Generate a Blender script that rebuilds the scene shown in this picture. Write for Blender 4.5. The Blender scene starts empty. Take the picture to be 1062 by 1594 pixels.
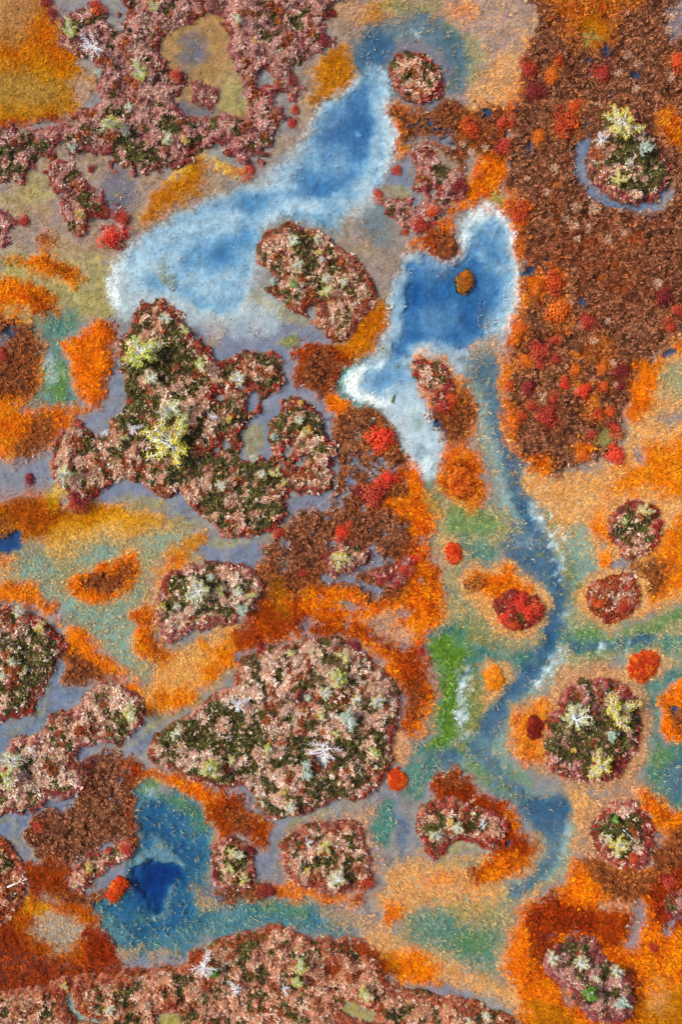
import bpy, math, numpy as np
from mathutils import Vector

# ---------------------------------------------------------------- camera, world, sun, exposure
S = 0.04                      # metres per map unit; the bog is mapped in units of 4 cm
W, H = 1062, 1594
CAM_Z = 78.0
sc = bpy.context.scene
COL = sc.collection
cam_d = bpy.data.cameras.new("camera")
cam = bpy.data.objects.new("camera", cam_d); COL.objects.link(cam)
cam.location = (0, 0, CAM_Z)
cam.rotation_euler = (0, 0, 0)
cam_d.sensor_fit = 'VERTICAL'
cam_d.sensor_height = 24.0
cam_d.lens = 24.0 * CAM_Z / (H * S)
cam_d.clip_start = 1.0
cam_d.clip_end = 9000.0
sc.camera = cam

SUN_EL, SUN_AZ = math.radians(48), math.radians(-78)     # azimuth clockwise from +Y: light comes from the left
world = bpy.data.worlds.new("World"); sc.world = world; world.use_nodes = True
nt = world.node_tree; nt.nodes.clear()
sky = nt.nodes.new('ShaderNodeTexSky'); sky.sky_type = 'NISHITA'; sky.sun_disc = False
sky.sun_elevation = SUN_EL; sky.sun_rotation = SUN_AZ
sky.air_density = 1.0; sky.dust_density = 5.0; sky.ozone_density = 1.0
bg = nt.nodes.new('ShaderNodeBackground'); bg.inputs[1].default_value = 0.095
wo = nt.nodes.new('ShaderNodeOutputWorld')
nt.links.new(sky.outputs[0], bg.inputs[0]); nt.links.new(bg.outputs[0], wo.inputs[0])
sun_d = bpy.data.lights.new("sun", 'SUN'); sun_d.energy = 2.9; sun_d.angle = math.radians(20); sun_d.color = (1.0, 0.95, 0.86)
sun = bpy.data.objects.new("sun", sun_d); COL.objects.link(sun)
sdir = Vector((math.sin(SUN_AZ) * math.cos(SUN_EL), math.cos(SUN_AZ) * math.cos(SUN_EL), math.sin(SUN_EL)))
sun.rotation_euler = sdir.to_track_quat('Z', 'Y').to_euler()
sun.location = sdir * 100
sc.view_settings.view_transform = 'Standard'; sc.view_settings.look = 'None'
sc.view_settings.gamma = 1.0; sc.view_settings.use_curve_mapping = False
sc.view_settings.exposure = 0.72
sc.cycles.max_bounces = 5; sc.cycles.diffuse_bounces = 3; sc.cycles.transparent_max_bounces = 8
sc.cycles.glossy_bounces = 2

# ---------------------------------------------------------------- small helpers
KALB = 0.80
def lin(c, k=KALB):
    c = np.asarray(c, float) / 255.0
    return np.where(c <= 0.04045, c / 12.92, ((c + 0.055) / 1.055) ** 2.4) * k
rng = np.random.default_rng(11)

def vnoise(x, y, scale, seed):
    r = np.random.default_rng(seed).random((128, 128))
    u = x / scale + 1000.37; v = y / scale + 1000.71
    iu = np.floor(u).astype(int); iv = np.floor(v).astype(int)
    fu = u - iu; fv = v - iv
    fu = fu * fu * (3 - 2 * fu); fv = fv * fv * (3 - 2 * fv)
    a = r[iu % 128, iv % 128]; b = r[(iu + 1) % 128, iv % 128]
    c = r[iu % 128, (iv + 1) % 128]; d = r[(iu + 1) % 128, (iv + 1) % 128]
    return a * (1 - fu) * (1 - fv) + b * fu * (1 - fv) + c * (1 - fu) * fv + d * fu * fv
def fbm(x, y, scale, seed, octs=4):
    # rotated lattices so that no grid direction shows; about 0..1
    s = 0; a = 1; t = 0
    for o in range(octs):
        an = 0.6 + 1.3 * o
        xr = x * math.cos(an) - y * math.sin(an); yr = x * math.sin(an) + y * math.cos(an)
        s = s + a * vnoise(xr, yr, scale / 2 ** o, seed * 17 + o); t += a; a *= 0.55
    return np.clip((s / t - 0.5) * 1.7 + 0.5, 0, 1)
def sstep(e0, e1, x):
    t = np.clip((x - e0) / (e1 - e0), 0, 1); return t * t * (3 - 2 * t)

def smooth_poly(p, n=4, closed=True):
    p = np.asarray(p, float); N = len(p); out = []
    for i in range(N if closed else N - 1):
        if closed: a, b, c, d = p[i - 1], p[i], p[(i + 1) % N], p[(i + 2) % N]
        else: a, b, c, d = p[max(i - 1, 0)], p[i], p[i + 1], p[min(i + 2, N - 1)]
        for k in range(n):
            t = k / n
            out.append(0.5 * ((2 * b) + (c - a) * t + (2 * a - 5 * b + 4 * c - d) * t * t + (3 * b - a - 3 * c + d) * t ** 3))
    if not closed: out.append(p[-1])
    return np.array(out)
def sd_poly(X, Y, P):
    """signed distance to a closed polygon, negative inside"""
    d2 = np.full(X.shape, 1e12); ins = np.zeros(X.shape, bool)
    Q = np.roll(P, -1, axis=0)
    for (ax, ay), (bx, by) in zip(P, Q):
        ex, ey = bx - ax, by - ay
        L = ex * ex + ey * ey + 1e-9
        t = np.clip(((X - ax) * ex + (Y - ay) * ey) / L, 0, 1)
        d2 = np.minimum(d2, (X - ax - t * ex) ** 2 + (Y - ay - t * ey) ** 2)
        if ay != by:
            ins ^= ((ay > Y) != (by > Y)) & (X < ex * (Y - ay) / (by - ay) + ax)
    d = np.sqrt(d2)
    return np.where(ins, -d, d)
def sd_line(X, Y, P):
    d2 = np.full(X.shape, 1e12)
    for (ax, ay), (bx, by) in zip(P[:-1], P[1:]):
        ex, ey = bx - ax, by - ay
        L = ex * ex + ey * ey + 1e-9
        t = np.clip(((X - ax) * ex + (Y - ay) * ey) / L, 0, 1)
        d2 = np.minimum(d2, (X - ax - t * ex) ** 2 + (Y - ay - t * ey) ** 2)
    return np.sqrt(d2)

# ---------------------------------------------------------------- the map of the ground (what grows or lies where)
ST = 2.5
gx = np.arange(0, W + ST, ST); gy = np.arange(0, H + ST, ST)
GX, GY = np.meshgrid(gx, gy)
shape = GX.shape
# everything grows raggedly: one displacement field breaks up every outline
GXW = GX + (fbm(GX, GY, 24, 801, 3) - .5) * 13 + (vnoise(GX, GY, 6, 803) - .5) * 6
GYW = GY + (fbm(GX, GY, 24, 802, 3) - .5) * 13 + (vnoise(GX, GY, 6, 804) - .5) * 6
ch = {'c': np.zeros(shape + (3,)), 'tc': np.zeros(shape + (3,)), 'd': np.zeros(shape), 'h': np.zeros(shape),
      'sed': np.zeros(shape), 'hth': np.zeros(shape)}
_seed = [100]
FINE = np.random.default_rng(5).random(shape)
FN2 = fbm(GX, GY, 7, 901, 2)
GXS = GX + (GXW - GX) * .42; GYS = GY + (GYW - GY) * .42
SOFT = {'orange', 'bright', 'rust', 'redrust', 'gold', 'yellow', 'straw', 'peach', 'brown2', 'dkred', 'tealstraw', 'dteal'}
SMOOTH = {'silt', 'lblue', 'deepb', 'white', 'pale', 'navy', 'pond', 'chan', 'chan2'}
# presets: c = ground colours mixed by noise, d = water depth, h = height, sed / hth = how thick sedge / heath grows, tc = its colours
PR = {
 'mud':    dict(c=[(156,146,150),(168,152,138),(140,134,152)], d=.16, h=0, sed=0.06, hth=0, tc=[(200,165,125),(175,145,130),(160,140,150)], ns=40),
 'lav':    dict(c=[(156,150,160),(142,138,155),(166,156,158)], d=.20, h=0, sed=0.015, hth=0, tc=[(190,160,130),(150,140,140)], ns=30),
 'tan':    dict(c=[(172,142,98),(160,136,118),(152,134,134)], d=.05, h=0, sed=0.12, hth=0, tc=[(200,158,95),(175,132,80),(190,160,120)], ns=30),
 'olive':  dict(c=[(186,174,104),(170,155,98),(165,155,125)], d=.06, h=0, sed=0.25, hth=0, tc=[(185,165,90),(160,135,75)], ns=30),
 'straw':  dict(c=[(206,166,114),(184,156,128),(214,164,96)], d=.03, h=.0, sed=1.6, hth=0, tc=[(242,198,132),(235,178,100),(240,165,75),(215,165,125)], ns=25),
 'peach':  dict(c=[(186,150,122),(160,142,136),(204,158,110)], d=.06, h=.0, sed=1.35, hth=0, tc=[(236,190,140),(226,168,112),(190,168,155)], ns=22),
 'yellow': dict(c=[(205,158,58),(190,150,70),(212,155,38)], d=0, h=.03, sed=1.2, hth=0, tc=[(240,192,80),(225,165,50),(215,140,28)], ns=22),
 'gold':   dict(c=[(180,118,30),(160,110,40),(190,135,45)], d=0, h=.04, sed=1.1, hth=0.2, tc=[(210,150,50),(190,120,30),(165,120,40)], ns=20),
 'orange': dict(c=[(196,90,12),(172,70,10),(210,110,20)], d=0, h=.06, sed=1.2, hth=.35, tc=[(240,130,18),(222,100,10),(248,168,66),(238,145,38)], ns=22),
 'bright': dict(c=[(218,112,12),(200,92,8),(228,135,20)], d=0, h=.07, sed=1.1, hth=.35, tc=[(250,150,25),(240,125,15),(250,180,70)], ns=22),
 'rust':   dict(c=[(140,56,18),(115,45,20),(168,72,20)], d=0, h=.08, sed=0.5, hth=.6, tc=[(180,75,25),(150,58,25),(205,95,25)], ns=20),
 'redrust':dict(c=[(120,36,18),(95,30,20),(150,50,15)], d=0, h=.10, sed=.25, hth=.8, tc=[(165,45,20),(130,35,22),(190,70,22)], ns=18),
 'brown':  dict(c=[(92,54,36),(72,45,34),(112,68,44)], d=0, h=.09, sed=.05, hth=1, tc=[(158,100,70),(124,76,52),(184,126,94),(104,64,44)], ns=14),
 'brown2': dict(c=[(92,52,32),(72,44,34),(120,64,34)], d=0, h=.08, sed=.2, hth=.9, tc=[(148,88,56),(165,98,58),(120,70,46)], ns=16),
 'dkred':  dict(c=[(92,26,24),(70,24,24),(120,34,24)], d=0, h=.12, sed=.05, hth=1, tc=[(135,35,30),(110,32,30),(150,50,30)], ns=14),
 'teal':   dict(c=[(148,182,160),(140,176,168),(172,184,150)], d=.22, h=0, sed=0.4, hth=0, tc=[(215,205,160),(205,180,125),(170,195,180)], ns=25),
 'tealstraw':dict(c=[(160,172,140),(178,165,120),(150,170,150)], d=.17, h=0, sed=1.3, hth=0, tc=[(228,202,142),(212,178,112),(175,190,155)], ns=20),
 'dteal':  dict(c=[(98,152,138),(90,142,116),(120,160,145)], d=.35, h=0, sed=0.3, hth=0, tc=[(200,180,130),(150,175,150),(185,190,150)], ns=25),
 'green':  dict(c=[(104,148,78),(84,130,68),(140,165,100)], d=.10, h=0, sed=0.45, hth=0, tc=[(165,180,105),(125,160,80),(190,190,120)], ns=16),
 'vgreen': dict(c=[(78,138,20),(120,155,55),(52,105,25),(150,175,75)], d=.03, h=.0, sed=0.3, hth=0.5, tc=[(130,170,50),(85,135,28),(165,185,85)], ns=9),
 'olgreen':dict(c=[(135,140,80),(110,125,70),(160,150,90)], d=.05, h=.0, sed=0.9, hth=0, tc=[(175,165,95),(150,155,85)], ns=14),
 'chan':   dict(c=[(114,128,148),(106,124,142),(126,132,142)], d=0.58, h=0, sed=0.06, hth=0, tc=[(205,178,140),(170,165,150),(150,165,180)], ns=25),
 'chan2':  dict(c=[(118,132,146),(124,138,142),(136,138,142)], d=0.42, h=0, sed=0.16, hth=0, tc=[(212,180,140),(185,165,130),(160,170,170)], ns=22),
 'silt':   dict(c=[(200,206,212),(188,200,210),(212,214,212)], d=0.55, h=0, sed=0.02, hth=0, tc=[(190,208,224),(165,192,218),(215,224,230)], ns=22),
 'lblue':  dict(c=[(214,218,220),(202,210,216),(224,224,222)], d=.26, h=0, sed=0.03, hth=0, tc=[(222,230,234),(200,216,228),(235,238,236)], ns=18),
 'deepb':  dict(c=[(170,182,198),(158,174,194),(185,188,198)], d=1.0, h=0, sed=0, hth=0, tc=[(130,165,205),(95,140,195),(165,190,215)], ns=18),
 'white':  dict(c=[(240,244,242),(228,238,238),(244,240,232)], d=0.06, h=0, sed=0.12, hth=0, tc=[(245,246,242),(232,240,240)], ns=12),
 'pale':   dict(c=[(205,208,205),(190,200,205),(210,200,190)], d=.14, h=0, sed=0.15, hth=0, tc=[(225,222,212),(205,205,205),(180,190,205)], ns=14),
 'navy':   dict(c=[(120,160,180),(110,150,175)], d=1.75, h=0, sed=0, hth=0, tc=[(150,160,150)], ns=20),
 'pond':   dict(c=[(110,150,160),(100,145,165),(120,155,150)], d=.62, h=0, sed=0.15, hth=0, tc=[(165,165,135),(150,160,140)], ns=20),
 'pondsilt':dict(c=[(172,182,176),(155,172,172)], d=0.2, h=0, sed=0.2, hth=0, tc=[(180,180,160)], ns=8),
 'bluehole':dict(c=[(90,115,150),(75,105,150)], d=.9, h=0, sed=0, hth=0, tc=[(120,90,70)], ns=10),
 'purple': dict(c=[(130,120,136),(116,108,130),(140,130,140)], d=.25, h=0, sed=0.2, hth=0, tc=[(180,150,130)], ns=20),
}
def palette(cols, n):
    cols = [lin(c) for c in cols]
    if len(cols) == 1: return np.broadcast_to(cols[0], n.shape + (3,)).copy()
    t = np.clip(n, 0, .9999) * (len(cols) - 1)
    i = t.astype(int); f = (t - i)[..., None]
    A = np.array(cols)
    return A[i] * (1 - f) + A[i + 1] * f
def bbox_slice(P, m):
    x0, y0 = P.min(0) - m; x1, y1 = P.max(0) + m
    i0 = max(int(y0 / ST), 0); i1 = min(int(y1 / ST) + 2, shape[0]); j0 = max(int(x0 / ST), 0); j1 = min(int(x1 / ST) + 2, shape[1])
    if i1 <= i0 or j1 <= j0: return None
    return slice(i0, i1), slice(j0, j1)
def lay(sd, sl, preset, feather, warp, alpha, grain, **over):
    p = dict(PR[preset]); p.update(over)
    _seed[0] += 1; s = _seed[0]
    X, Y = GX[sl], GY[sl]
    w = (fbm(X, Y, max(warp * 4, 10), s, 3) - .5) * 2 * warp
    feather = feather * (1.85 if preset in SOFT else 1.35)
    a = sstep(feather / 2 + .01, -feather / 2 - .01, sd + w)
    n1 = .45 * FINE[sl] + .55 * FN2[sl]
    a = sstep(.12, .88, np.clip(a + (n1 - .5) * grain * 1.5 * np.sqrt(4 * a * (1 - a)), 0, 1)) * alpha
    n = fbm(X, Y, p['ns'], s + 500, 4) * .75 + FINE[sl] * .25
    A = a[..., None]
    ch['c'][sl] = ch['c'][sl] * (1 - A) + palette(p['c'], n) * A
    ch['tc'][sl] = ch['tc'][sl] * (1 - A) + palette(p['tc'], np.clip(n * .5 + FINE[sl][::-1, ::-1] * .5, 0, 1)) * A
    for k in ('d', 'h', 'sed', 'hth'):
        ch[k][sl] = ch[k][sl] * (1 - a) + p[k] * a
def poly(preset, pts, feather=12, warp=6, alpha=1, grain=.8, **over):
    P = smooth_poly(pts); sl = bbox_slice(P, feather + warp + 4)
    if sl is None: return
    U, V_ = (GXS, GYS) if preset in SMOOTH else (GXW, GYW)
    lay(sd_poly(U[sl], V_[sl], P), sl, preset, feather, warp, alpha, grain, **over)
def line(preset, pts, r, feather=10, warp=4, alpha=1, grain=.8, **over):
    P = smooth_poly(pts, closed=False); sl = bbox_slice(P, r + feather + warp + 4)
    if sl is None: return
    U, V_ = (GXS, GYS) if preset in SMOOTH else (GXW, GYW)
    lay(sd_line(U[sl], V_[sl], P) - r, sl, preset, feather, warp, alpha, grain, **over)
def blob(preset, x, y, rx, ry=None, rot=0, feather=10, warp=4, alpha=1, grain=.8, **over):
    ry = ry or rx; t = np.linspace(0, 2 * np.pi, 17)[:-1]; a = math.radians(rot)
    px = np.cos(t) * rx; py = np.sin(t) * ry
    poly(preset, np.stack([x + px * math.cos(a) - py * math.sin(a), y + px * math.sin(a) + py * math.cos(a)], 1), feather, warp, alpha, grain, **over)

def samp0(x, y): return ch['h'][min(max(int(y / ST), 0), shape[0] - 1), min(max(int(x / ST), 0), shape[1] - 1)]
# base and broad regions
poly('mud', [(-200,-200),(1300,-200),(1300,1800),(-200,1800)], 2, 0)
poly('tan', [(-50,200),(120,230),(260,270),(340,260),(340,330),(230,370),(180,420),(100,410),(-50,400)], 40, 14)
poly('tan', [(400,-40),(620,-40),(570,60),(550,150),(470,230),(400,280),(380,280),(440,200),(470,100),(520,60)], 30, 10)
poly('tan', [(590,140),(720,150),(720,330),(690,400),(610,470),(570,430),(530,350),(580,300)], 30, 12, .7)
blob('purple', 180, 300, 26, 30, 0, 30, 10, .7); blob('purple', 300, 165, 30, 14, 0, 14)
poly('tan', [(235,55),(300,20),(360,20),(372,95),(398,165),(390,195),(340,195),(260,170),(245,100)], 10, 6, 1, c=[(178,138,78),(165,128,80),(160,130,100)]); blob('purple', 305, 82, 24, 20, 0, 36, 8, .8); blob('purple', 305, 172, 36, 12, 0, 16, 6, .8)
blob('olive', 365, 150, 22, 34, -25, 16); blob('olive', 40, 305, 45, 18, -10, 24, 8, .8)
poly('olive', [(0,400),(60,395),(140,400),(185,440),(190,490),(150,500),(110,515),(60,510),(0,490)], 30, 10)
# top right wash
poly('peach', [(690,-40),(860,-40),(835,50),(810,130),(790,170),(740,180),(700,160),(725,90)], 30, 10, 1, .8, c=[(160,138,145),(176,148,128),(150,128,150)], sed=.45)
poly('peach', [(540,-40),(720,-40),(700,40),(640,30),(570,50),(520,40)], 30, 10, .7)
blob('olgreen', 728, 95, 26, 44, -15, 40, 8, .6, c=[(130,150,95),(150,155,110)]); line('green', [(690,40),(706,75),(712,110),(704,145)], 6, 16, 5, .75)
blob('gold', 590, 15, 18, 30, 30, 20, 8, .8); blob('orange', 722, 12, 22, 16, 0, 24, 8, .5); blob('olgreen', 640, 8, 45, 12, 0, 20, 8, .7)
poly('orange', [(610,160),(640,165),(700,165),(760,165),(812,110),(830,60),(850,80),(815,170),(795,250),(790,300),(790,340),(755,315),(720,330),(705,370),(660,390),(640,395),(700,330),(740,270),(735,220),(700,200),(640,195),(625,240),(607,230),(600,180)], 22, 8, 1, 1)
poly('straw', [(740,120),(800,80),(835,40),(815,120),(790,160),(730,175)], 24, 8, .7)
# top left meadow
poly('gold', [(-60,-60),(75,-60),(78,10),(92,55),(118,92),(152,122),(140,152),(112,178),(60,192),(0,197),(-60,200)], 14, 5)
poly('straw', [(-60,-60),(62,-60),(60,30),(30,62),(-60,72)], 40, 12, .7, c=[(168,125,85),(150,118,95),(180,130,70)], tc=[(200,150,95),(180,130,80)])
poly('orange', [(0,70),(25,75),(60,30),(85,40),(110,95),(120,110),(80,110),(50,80),(25,110),(-20,110)], 30, 12, .6, c=[(178,95,30),(160,80,25),(185,110,40)])
blob('olgreen', 45, 140, 60, 28, 10, 40, 10, .35); blob('tan', 130, 135, 18, 24, 20, 16, 5, .8)
line('rust', [(0,198),(40,193),(85,187),(120,185)], 5, 8, 3, .9)
# islands of moss top
poly('gold', [(525,65),(550,82),(551,120),(532,140),(510,150),(490,162),(484,132),(495,100),(508,80)], 16, 5, c=[(190,125,45),(175,115,50),(200,135,55)])
poly('gold', [(310,240),(322,256),(316,280),(300,302),(270,325),(240,338),(222,336),(235,306),(260,280),(285,262)], 18, 6, c=[(188,112,40),(175,110,55),(195,125,40)])
line('yellow', [(268,275),(300,252),(312,236),(335,252),(356,266),(372,274)], 6, 10, 4, .9, c=[(205,180,60),(190,165,70)])
blob('tan', 345, 285, 30, 16, -20, 20, 5, .7); blob('gold', 368, 268, 13, 9, 10, 6, 2, 1, c=[(200,120,20),(205,150,30)])
blob('rust', 75, 377, 16, 10, 0, 14, 4, .8)
# left orange strips
poly('orange', [(20,402),(60,396),(100,406),(122,420),(130,434),(108,445),(78,430),(40,416)], 20, 6, .95); poly('rust', [(68,402),(105,416),(118,432),(98,434),(76,418)], 12, 4, .7)
poly('orange', [(-20,436),(25,438),(52,440),(82,456),(98,478),(92,500),(66,498),(40,480),(10,482),(-20,482)], 14, 5, 1)
poly('rust', [(42,450),(75,460),(90,482),(72,487),(50,472)], 14, 4, .8)
poly('orange', [(-20,488),(25,492),(60,505),(72,560),(64,612),(42,630),(-20,632)], 16, 6, .9, c=[(185,110,60),(170,95,50),(190,120,60)])
poly('brown2', [(-20,505),(44,507),(60,522),(61,560),(56,600),(38,614),(-20,618)], 12, 5)
blob('bluehole', 12, 518, 9, 6, 0, 6, 2, .8); blob('purple', 2, 540, 8, 20, 0, 10, 3, .8)
poly('dteal', [(62,500),(95,495),(118,505),(98,530),(100,560),(112,600),(118,630),(70,640),(66,600),(72,550)], 26, 8, .9)
blob('green', 85, 590, 17, 34, -8, 18); blob('pale', 78, 572, 7, 24, -6, 14, 4, .7); blob('dteal', 60, 625, 22, 12, -25, 16, 4, .7)
poly('bright', [(120,518),(150,500),(170,508),(174,540),(170,590),(156,625),(136,634),(120,604),(104,562),(93,535),(108,526)], 14, 5)
line('rust', [(168,512),(166,545),(166,585),(150,622)], 7, 12, 4, .8); blob('rust', 133, 560, 8, 14, -20, 14, 4, .5)
poly('orange', [(-20,628),(50,632),(120,635),(165,650),(120,660),(90,690),(60,712),(20,722),(-20,715)], 22, 8, .9, c=[(205,110,30),(190,92,20),(210,125,40)])
blob('bright', 25, 662, 26, 16, -20, 20, 6, .8); poly('brown2', [(40,668),(68,650),(85,668),(80,695),(55,715),(20,722),(30,700)], 18, 6, .85)
blob('lav', 50, 735, 40, 16, -10, 20, 6, .9); blob('lav', 155, 648, 34, 14, -20, 14, 5)
# orange band below the cross hummock
poly('gold', [(-20,760),(40,770),(85,760),(120,790),(150,775),(250,795),(275,810),(200,825),(130,835),(60,850),(-20,825)], 22, 8, c=[(195,115,20),(180,100,18),(205,135,35)])
poly('rust', [(0,775),(60,770),(100,790),(85,815),(60,845),(30,830),(0,800)], 24, 8, .65)
blob('yellow', 88, 768, 10, 22, 20, 12, 4, .9, c=[(205,190,50),(190,170,60)])
poly('lav', [(145,775),(185,748),(215,752),(250,768),(280,765),(300,800),(330,830),(380,842),(440,830),(450,780),(510,770),(530,790),(450,845),(400,858),(330,872),(310,850),(270,815),(225,790),(180,790)], 14, 5)
line('olive', [(200,775),(250,788),(285,810),(310,835),(345,848),(400,845),(440,815)], 5, 12, 4, .7)
line('olive', [(180,783),(230,780),(262,792)], 7, 14, 4, .6)
# left teal basin
poly('tealstraw', [(-20,870),(30,855),(100,835),(200,826),(290,812),(316,832),(300,855),(260,875),(235,900),(225,950),(215,985),(235,1030),(225,1060),(190,1045),(160,1015),(140,990),(110,965),(80,945),(40,935),(-20,925)], 28, 8)
poly('teal', [(0,890),(70,875),(80,900),(105,930),(145,945),(195,930),(215,915),(212,960),(215,1000),(210,1035),(185,1035),(160,1005),(130,975),(90,945),(50,925),(0,915)], 30, 8, .8)
blob('teal', 150, 862, 32, 12, -15, 20); blob('teal', 250, 845, 40, 10, -12, 22, 5, .7)
poly('yellow', [(80,820),(200,790),(270,815),(200,835),(110,860),(70,865)], 26, 8, .75)
poly('orange', [(-20,855),(20,860),(35,868),(0,885),(-20,885)], 16, 6, .7); poly('straw', [(-20,880),(20,870),(15,900),(-20,905)], 16, 5, .7)
poly('brown2', [(-20,795),(12,800),(22,825),(0,838),(-20,840)], 16, 5, .8)
poly('bluehole', [(-20,848),(10,832),(26,827),(38,846),(20,856),(-20,860)], 5, 2, 1, .3)
poly('bright', [(101,905),(113,892),(150,884),(180,868),(200,856),(215,862),(215,888),(202,912),(180,930),(140,939),(110,931)], 12, 4, c=[(205,105,18),(190,88,15),(215,125,40)])
poly('brown2', [(117,908),(145,898),(175,890),(192,870),(206,872),(203,892),(190,908),(170,918),(135,920)], 10, 4, c=[(120,55,25),(100,48,32),(130,65,30)])
poly('orange', [(-20,915),(30,908),(55,912),(75,935),(100,975),(70,960),(30,938),(-20,935)], 14, 5, .9)
poly('bright', [(104,985),(126,978),(146,998),(162,1020),(188,1042),(222,1068),(240,1092),(235,1110),(205,1080),(170,1062),(130,1062),(100,1072),(96,1040)], 16, 5, .95)
poly('brown2', [(102,1012),(122,1008),(140,1030),(165,1050),(190,1064),(150,1058),(120,1072),(94,1074),(96,1045)], 16, 5)
poly('lav', [(-20,1125),(20,1122),(50,1105),(65,1078),(85,1035),(100,1030),(95,1065),(125,1070),(135,1085),(110,1102),(75,1118),(55,1140),(15,1155),(-20,1180)], 10, 4, d=.26)
line('olive', [(10,1140),(45,1125),(70,1100),(75,1060)], 5, 10, 3, .6)
# ring of orange round the left oval hummock
poly('straw', [(215,955),(235,905),(262,868),(300,865),(320,880),(262,895),(246,930),(240,980),(262,1012),(310,990),(350,975),(372,965),(380,1010),(362,1050),(320,1075),(270,1100),(232,1110),(215,1080),(235,1040),(205,1000)], 20, 6, c=[(200,150,60),(190,145,85),(205,160,60)])
poly('orange', [(203,968),(214,950),(225,930),(245,905),(255,885),(262,862),(290,868),(262,890),(243,925),(240,975),(252,1005),(268,1020),(258,1034),(232,1036),(213,1012)], 14, 5, .9)
poly('rust', [(218,968),(232,960),(243,1000),(262,1018),(248,1028),(228,1005)], 14, 4, .8); blob('tan', 232, 925, 8, 26, 15, 12, 4, .8)
poly('orange', [(305,990),(340,1000),(375,970),(400,985),(370,1020),(362,1050),(330,1075),(290,1095),(250,1115),(232,1108),(240,1085),(280,1080),(310,1055),(325,1020)], 20, 7, .85, c=[(205,125,25),(190,105,20),(210,140,40)])
line('gold', [(262,862),(290,852),(312,835)], 9, 12, 4, .9, c=[(200,120,20),(190,130,40)])
poly('lav', [(312,845),(340,858),(390,845),(440,838),(430,870),(400,885),(340,876),(316,872)], 8, 3, d=.22)
line('olive', [(225,1120),(260,1120),(310,1085),(365,1045)], 3, 8, 3, .8)
# pool A (blue, upper left)
poly('chan2', [(560,60),(590,40),(650,22),(700,40),(722,90),(720,140),(700,150),(712,110),(690,80),(640,65),(605,80),(598,130),(565,130)], 26, 8, .9)
poly('purple', [(640,60),(690,75),(705,120),(690,160),(700,175),(610,165),(596,120),(604,85)], 18, 6, .6)
blob('white', 649, 52, 2.5, 2.5, 0, 3, 1)
poly('pale', [(560,110),(540,145),(500,172),(478,210),(440,255),(405,285),(370,292),(330,308),(280,328),(225,362),(188,395),(170,430),(180,470),(190,500),(235,475),(280,490),(325,500),(360,520),(430,520),(440,480),(405,450),(395,400),(410,355),(445,336),(500,345),(538,345),(545,310),(572,318),(606,275),(612,230),(614,190),(604,150),(600,120)], 22, 7, .9)
poly('silt', [(566,70),(600,55),(598,110),(606,160),(608,215),(600,265),(572,310),(545,318),(525,345),(480,342),(440,332),(408,350),(390,385),(385,430),(370,470),(340,488),(300,470),(255,455),(215,440),(195,415),(225,372),(285,335),(340,316),(390,298),(430,290),(470,240),(490,195),(520,160),(550,142),(562,110)], 22, 7)
poly('chan', [(568,60),(592,48),(612,60),(597,100),(592,140),(565,150),(562,110)], 18, 5, .9)
poly('deepb', [(530,160),(572,132),(588,170),(588,218),(572,248),(530,258),(492,240),(498,195)], 44, 8, .9, c=[(165,172,190),(155,165,185)])
poly('deepb', [(450,265),(520,250),(560,260),(550,290),(500,320),(440,310),(420,290)], 36, 8, .55)
poly('silt', [(480,230),(540,225),(560,260),(530,275),(490,262)], 26, 10, .5, d=.4); blob('white', 560, 207, 4, 4, 0, 5, 1, .8)
line('lblue', [(380,300),(420,292),(455,290)], 8, 16, 5, .8)
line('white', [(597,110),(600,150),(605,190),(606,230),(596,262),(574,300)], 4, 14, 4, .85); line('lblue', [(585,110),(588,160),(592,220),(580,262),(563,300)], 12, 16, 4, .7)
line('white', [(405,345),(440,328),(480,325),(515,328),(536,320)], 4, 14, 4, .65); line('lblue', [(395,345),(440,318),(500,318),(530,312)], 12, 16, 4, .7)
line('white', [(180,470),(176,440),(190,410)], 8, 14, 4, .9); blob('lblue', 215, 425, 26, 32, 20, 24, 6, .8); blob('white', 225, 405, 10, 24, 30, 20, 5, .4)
poly('lblue', [(220,385),(280,342),(330,325),(370,330),(370,360),(320,375),(290,410),(255,440),(215,430)], 36, 8, .65)
blob('lblue', 340, 440, 40, 36, 0, 30, 6, .55); line('olgreen', [(255,405),(258,425),(268,440)], 6, 12, 4, .7); blob('deepb', 375, 312, 40, 12, -15, 22, 5, .45); blob('deepb', 330, 400, 35, 20, 0, 30, 5, .25)
poly('lav', [(395,440),(410,480),(450,495),(480,510),(520,535),(470,545),(440,555),(400,540),(355,560),(320,545),(300,505),(350,510),(385,490)], 22, 7, .85)
line('olive', [(400,465),(435,485),(475,500)], 8, 16, 5, .6); blob('pale', 405, 498, 34, 18, 25, 22, 6, .7); blob('peach', 335, 520, 16, 12, 20, 16, 5, .6)
blob('olgreen', 453, 533, 13, 10, 0, 8, 3, 1)
blob('chan2', 590, 350, 26, 34, -20, 26, 6, .6)
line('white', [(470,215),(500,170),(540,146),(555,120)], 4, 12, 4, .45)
for q_, r_ in (([(215,470),(255,470),(300,490),(345,510),(400,510)], 14), ([(470,235),(440,270),(400,290)], 10), ([(545,330),(560,320),(580,305)], 12)): line('pale', q_, r_, 26, 8, .55)
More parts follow.
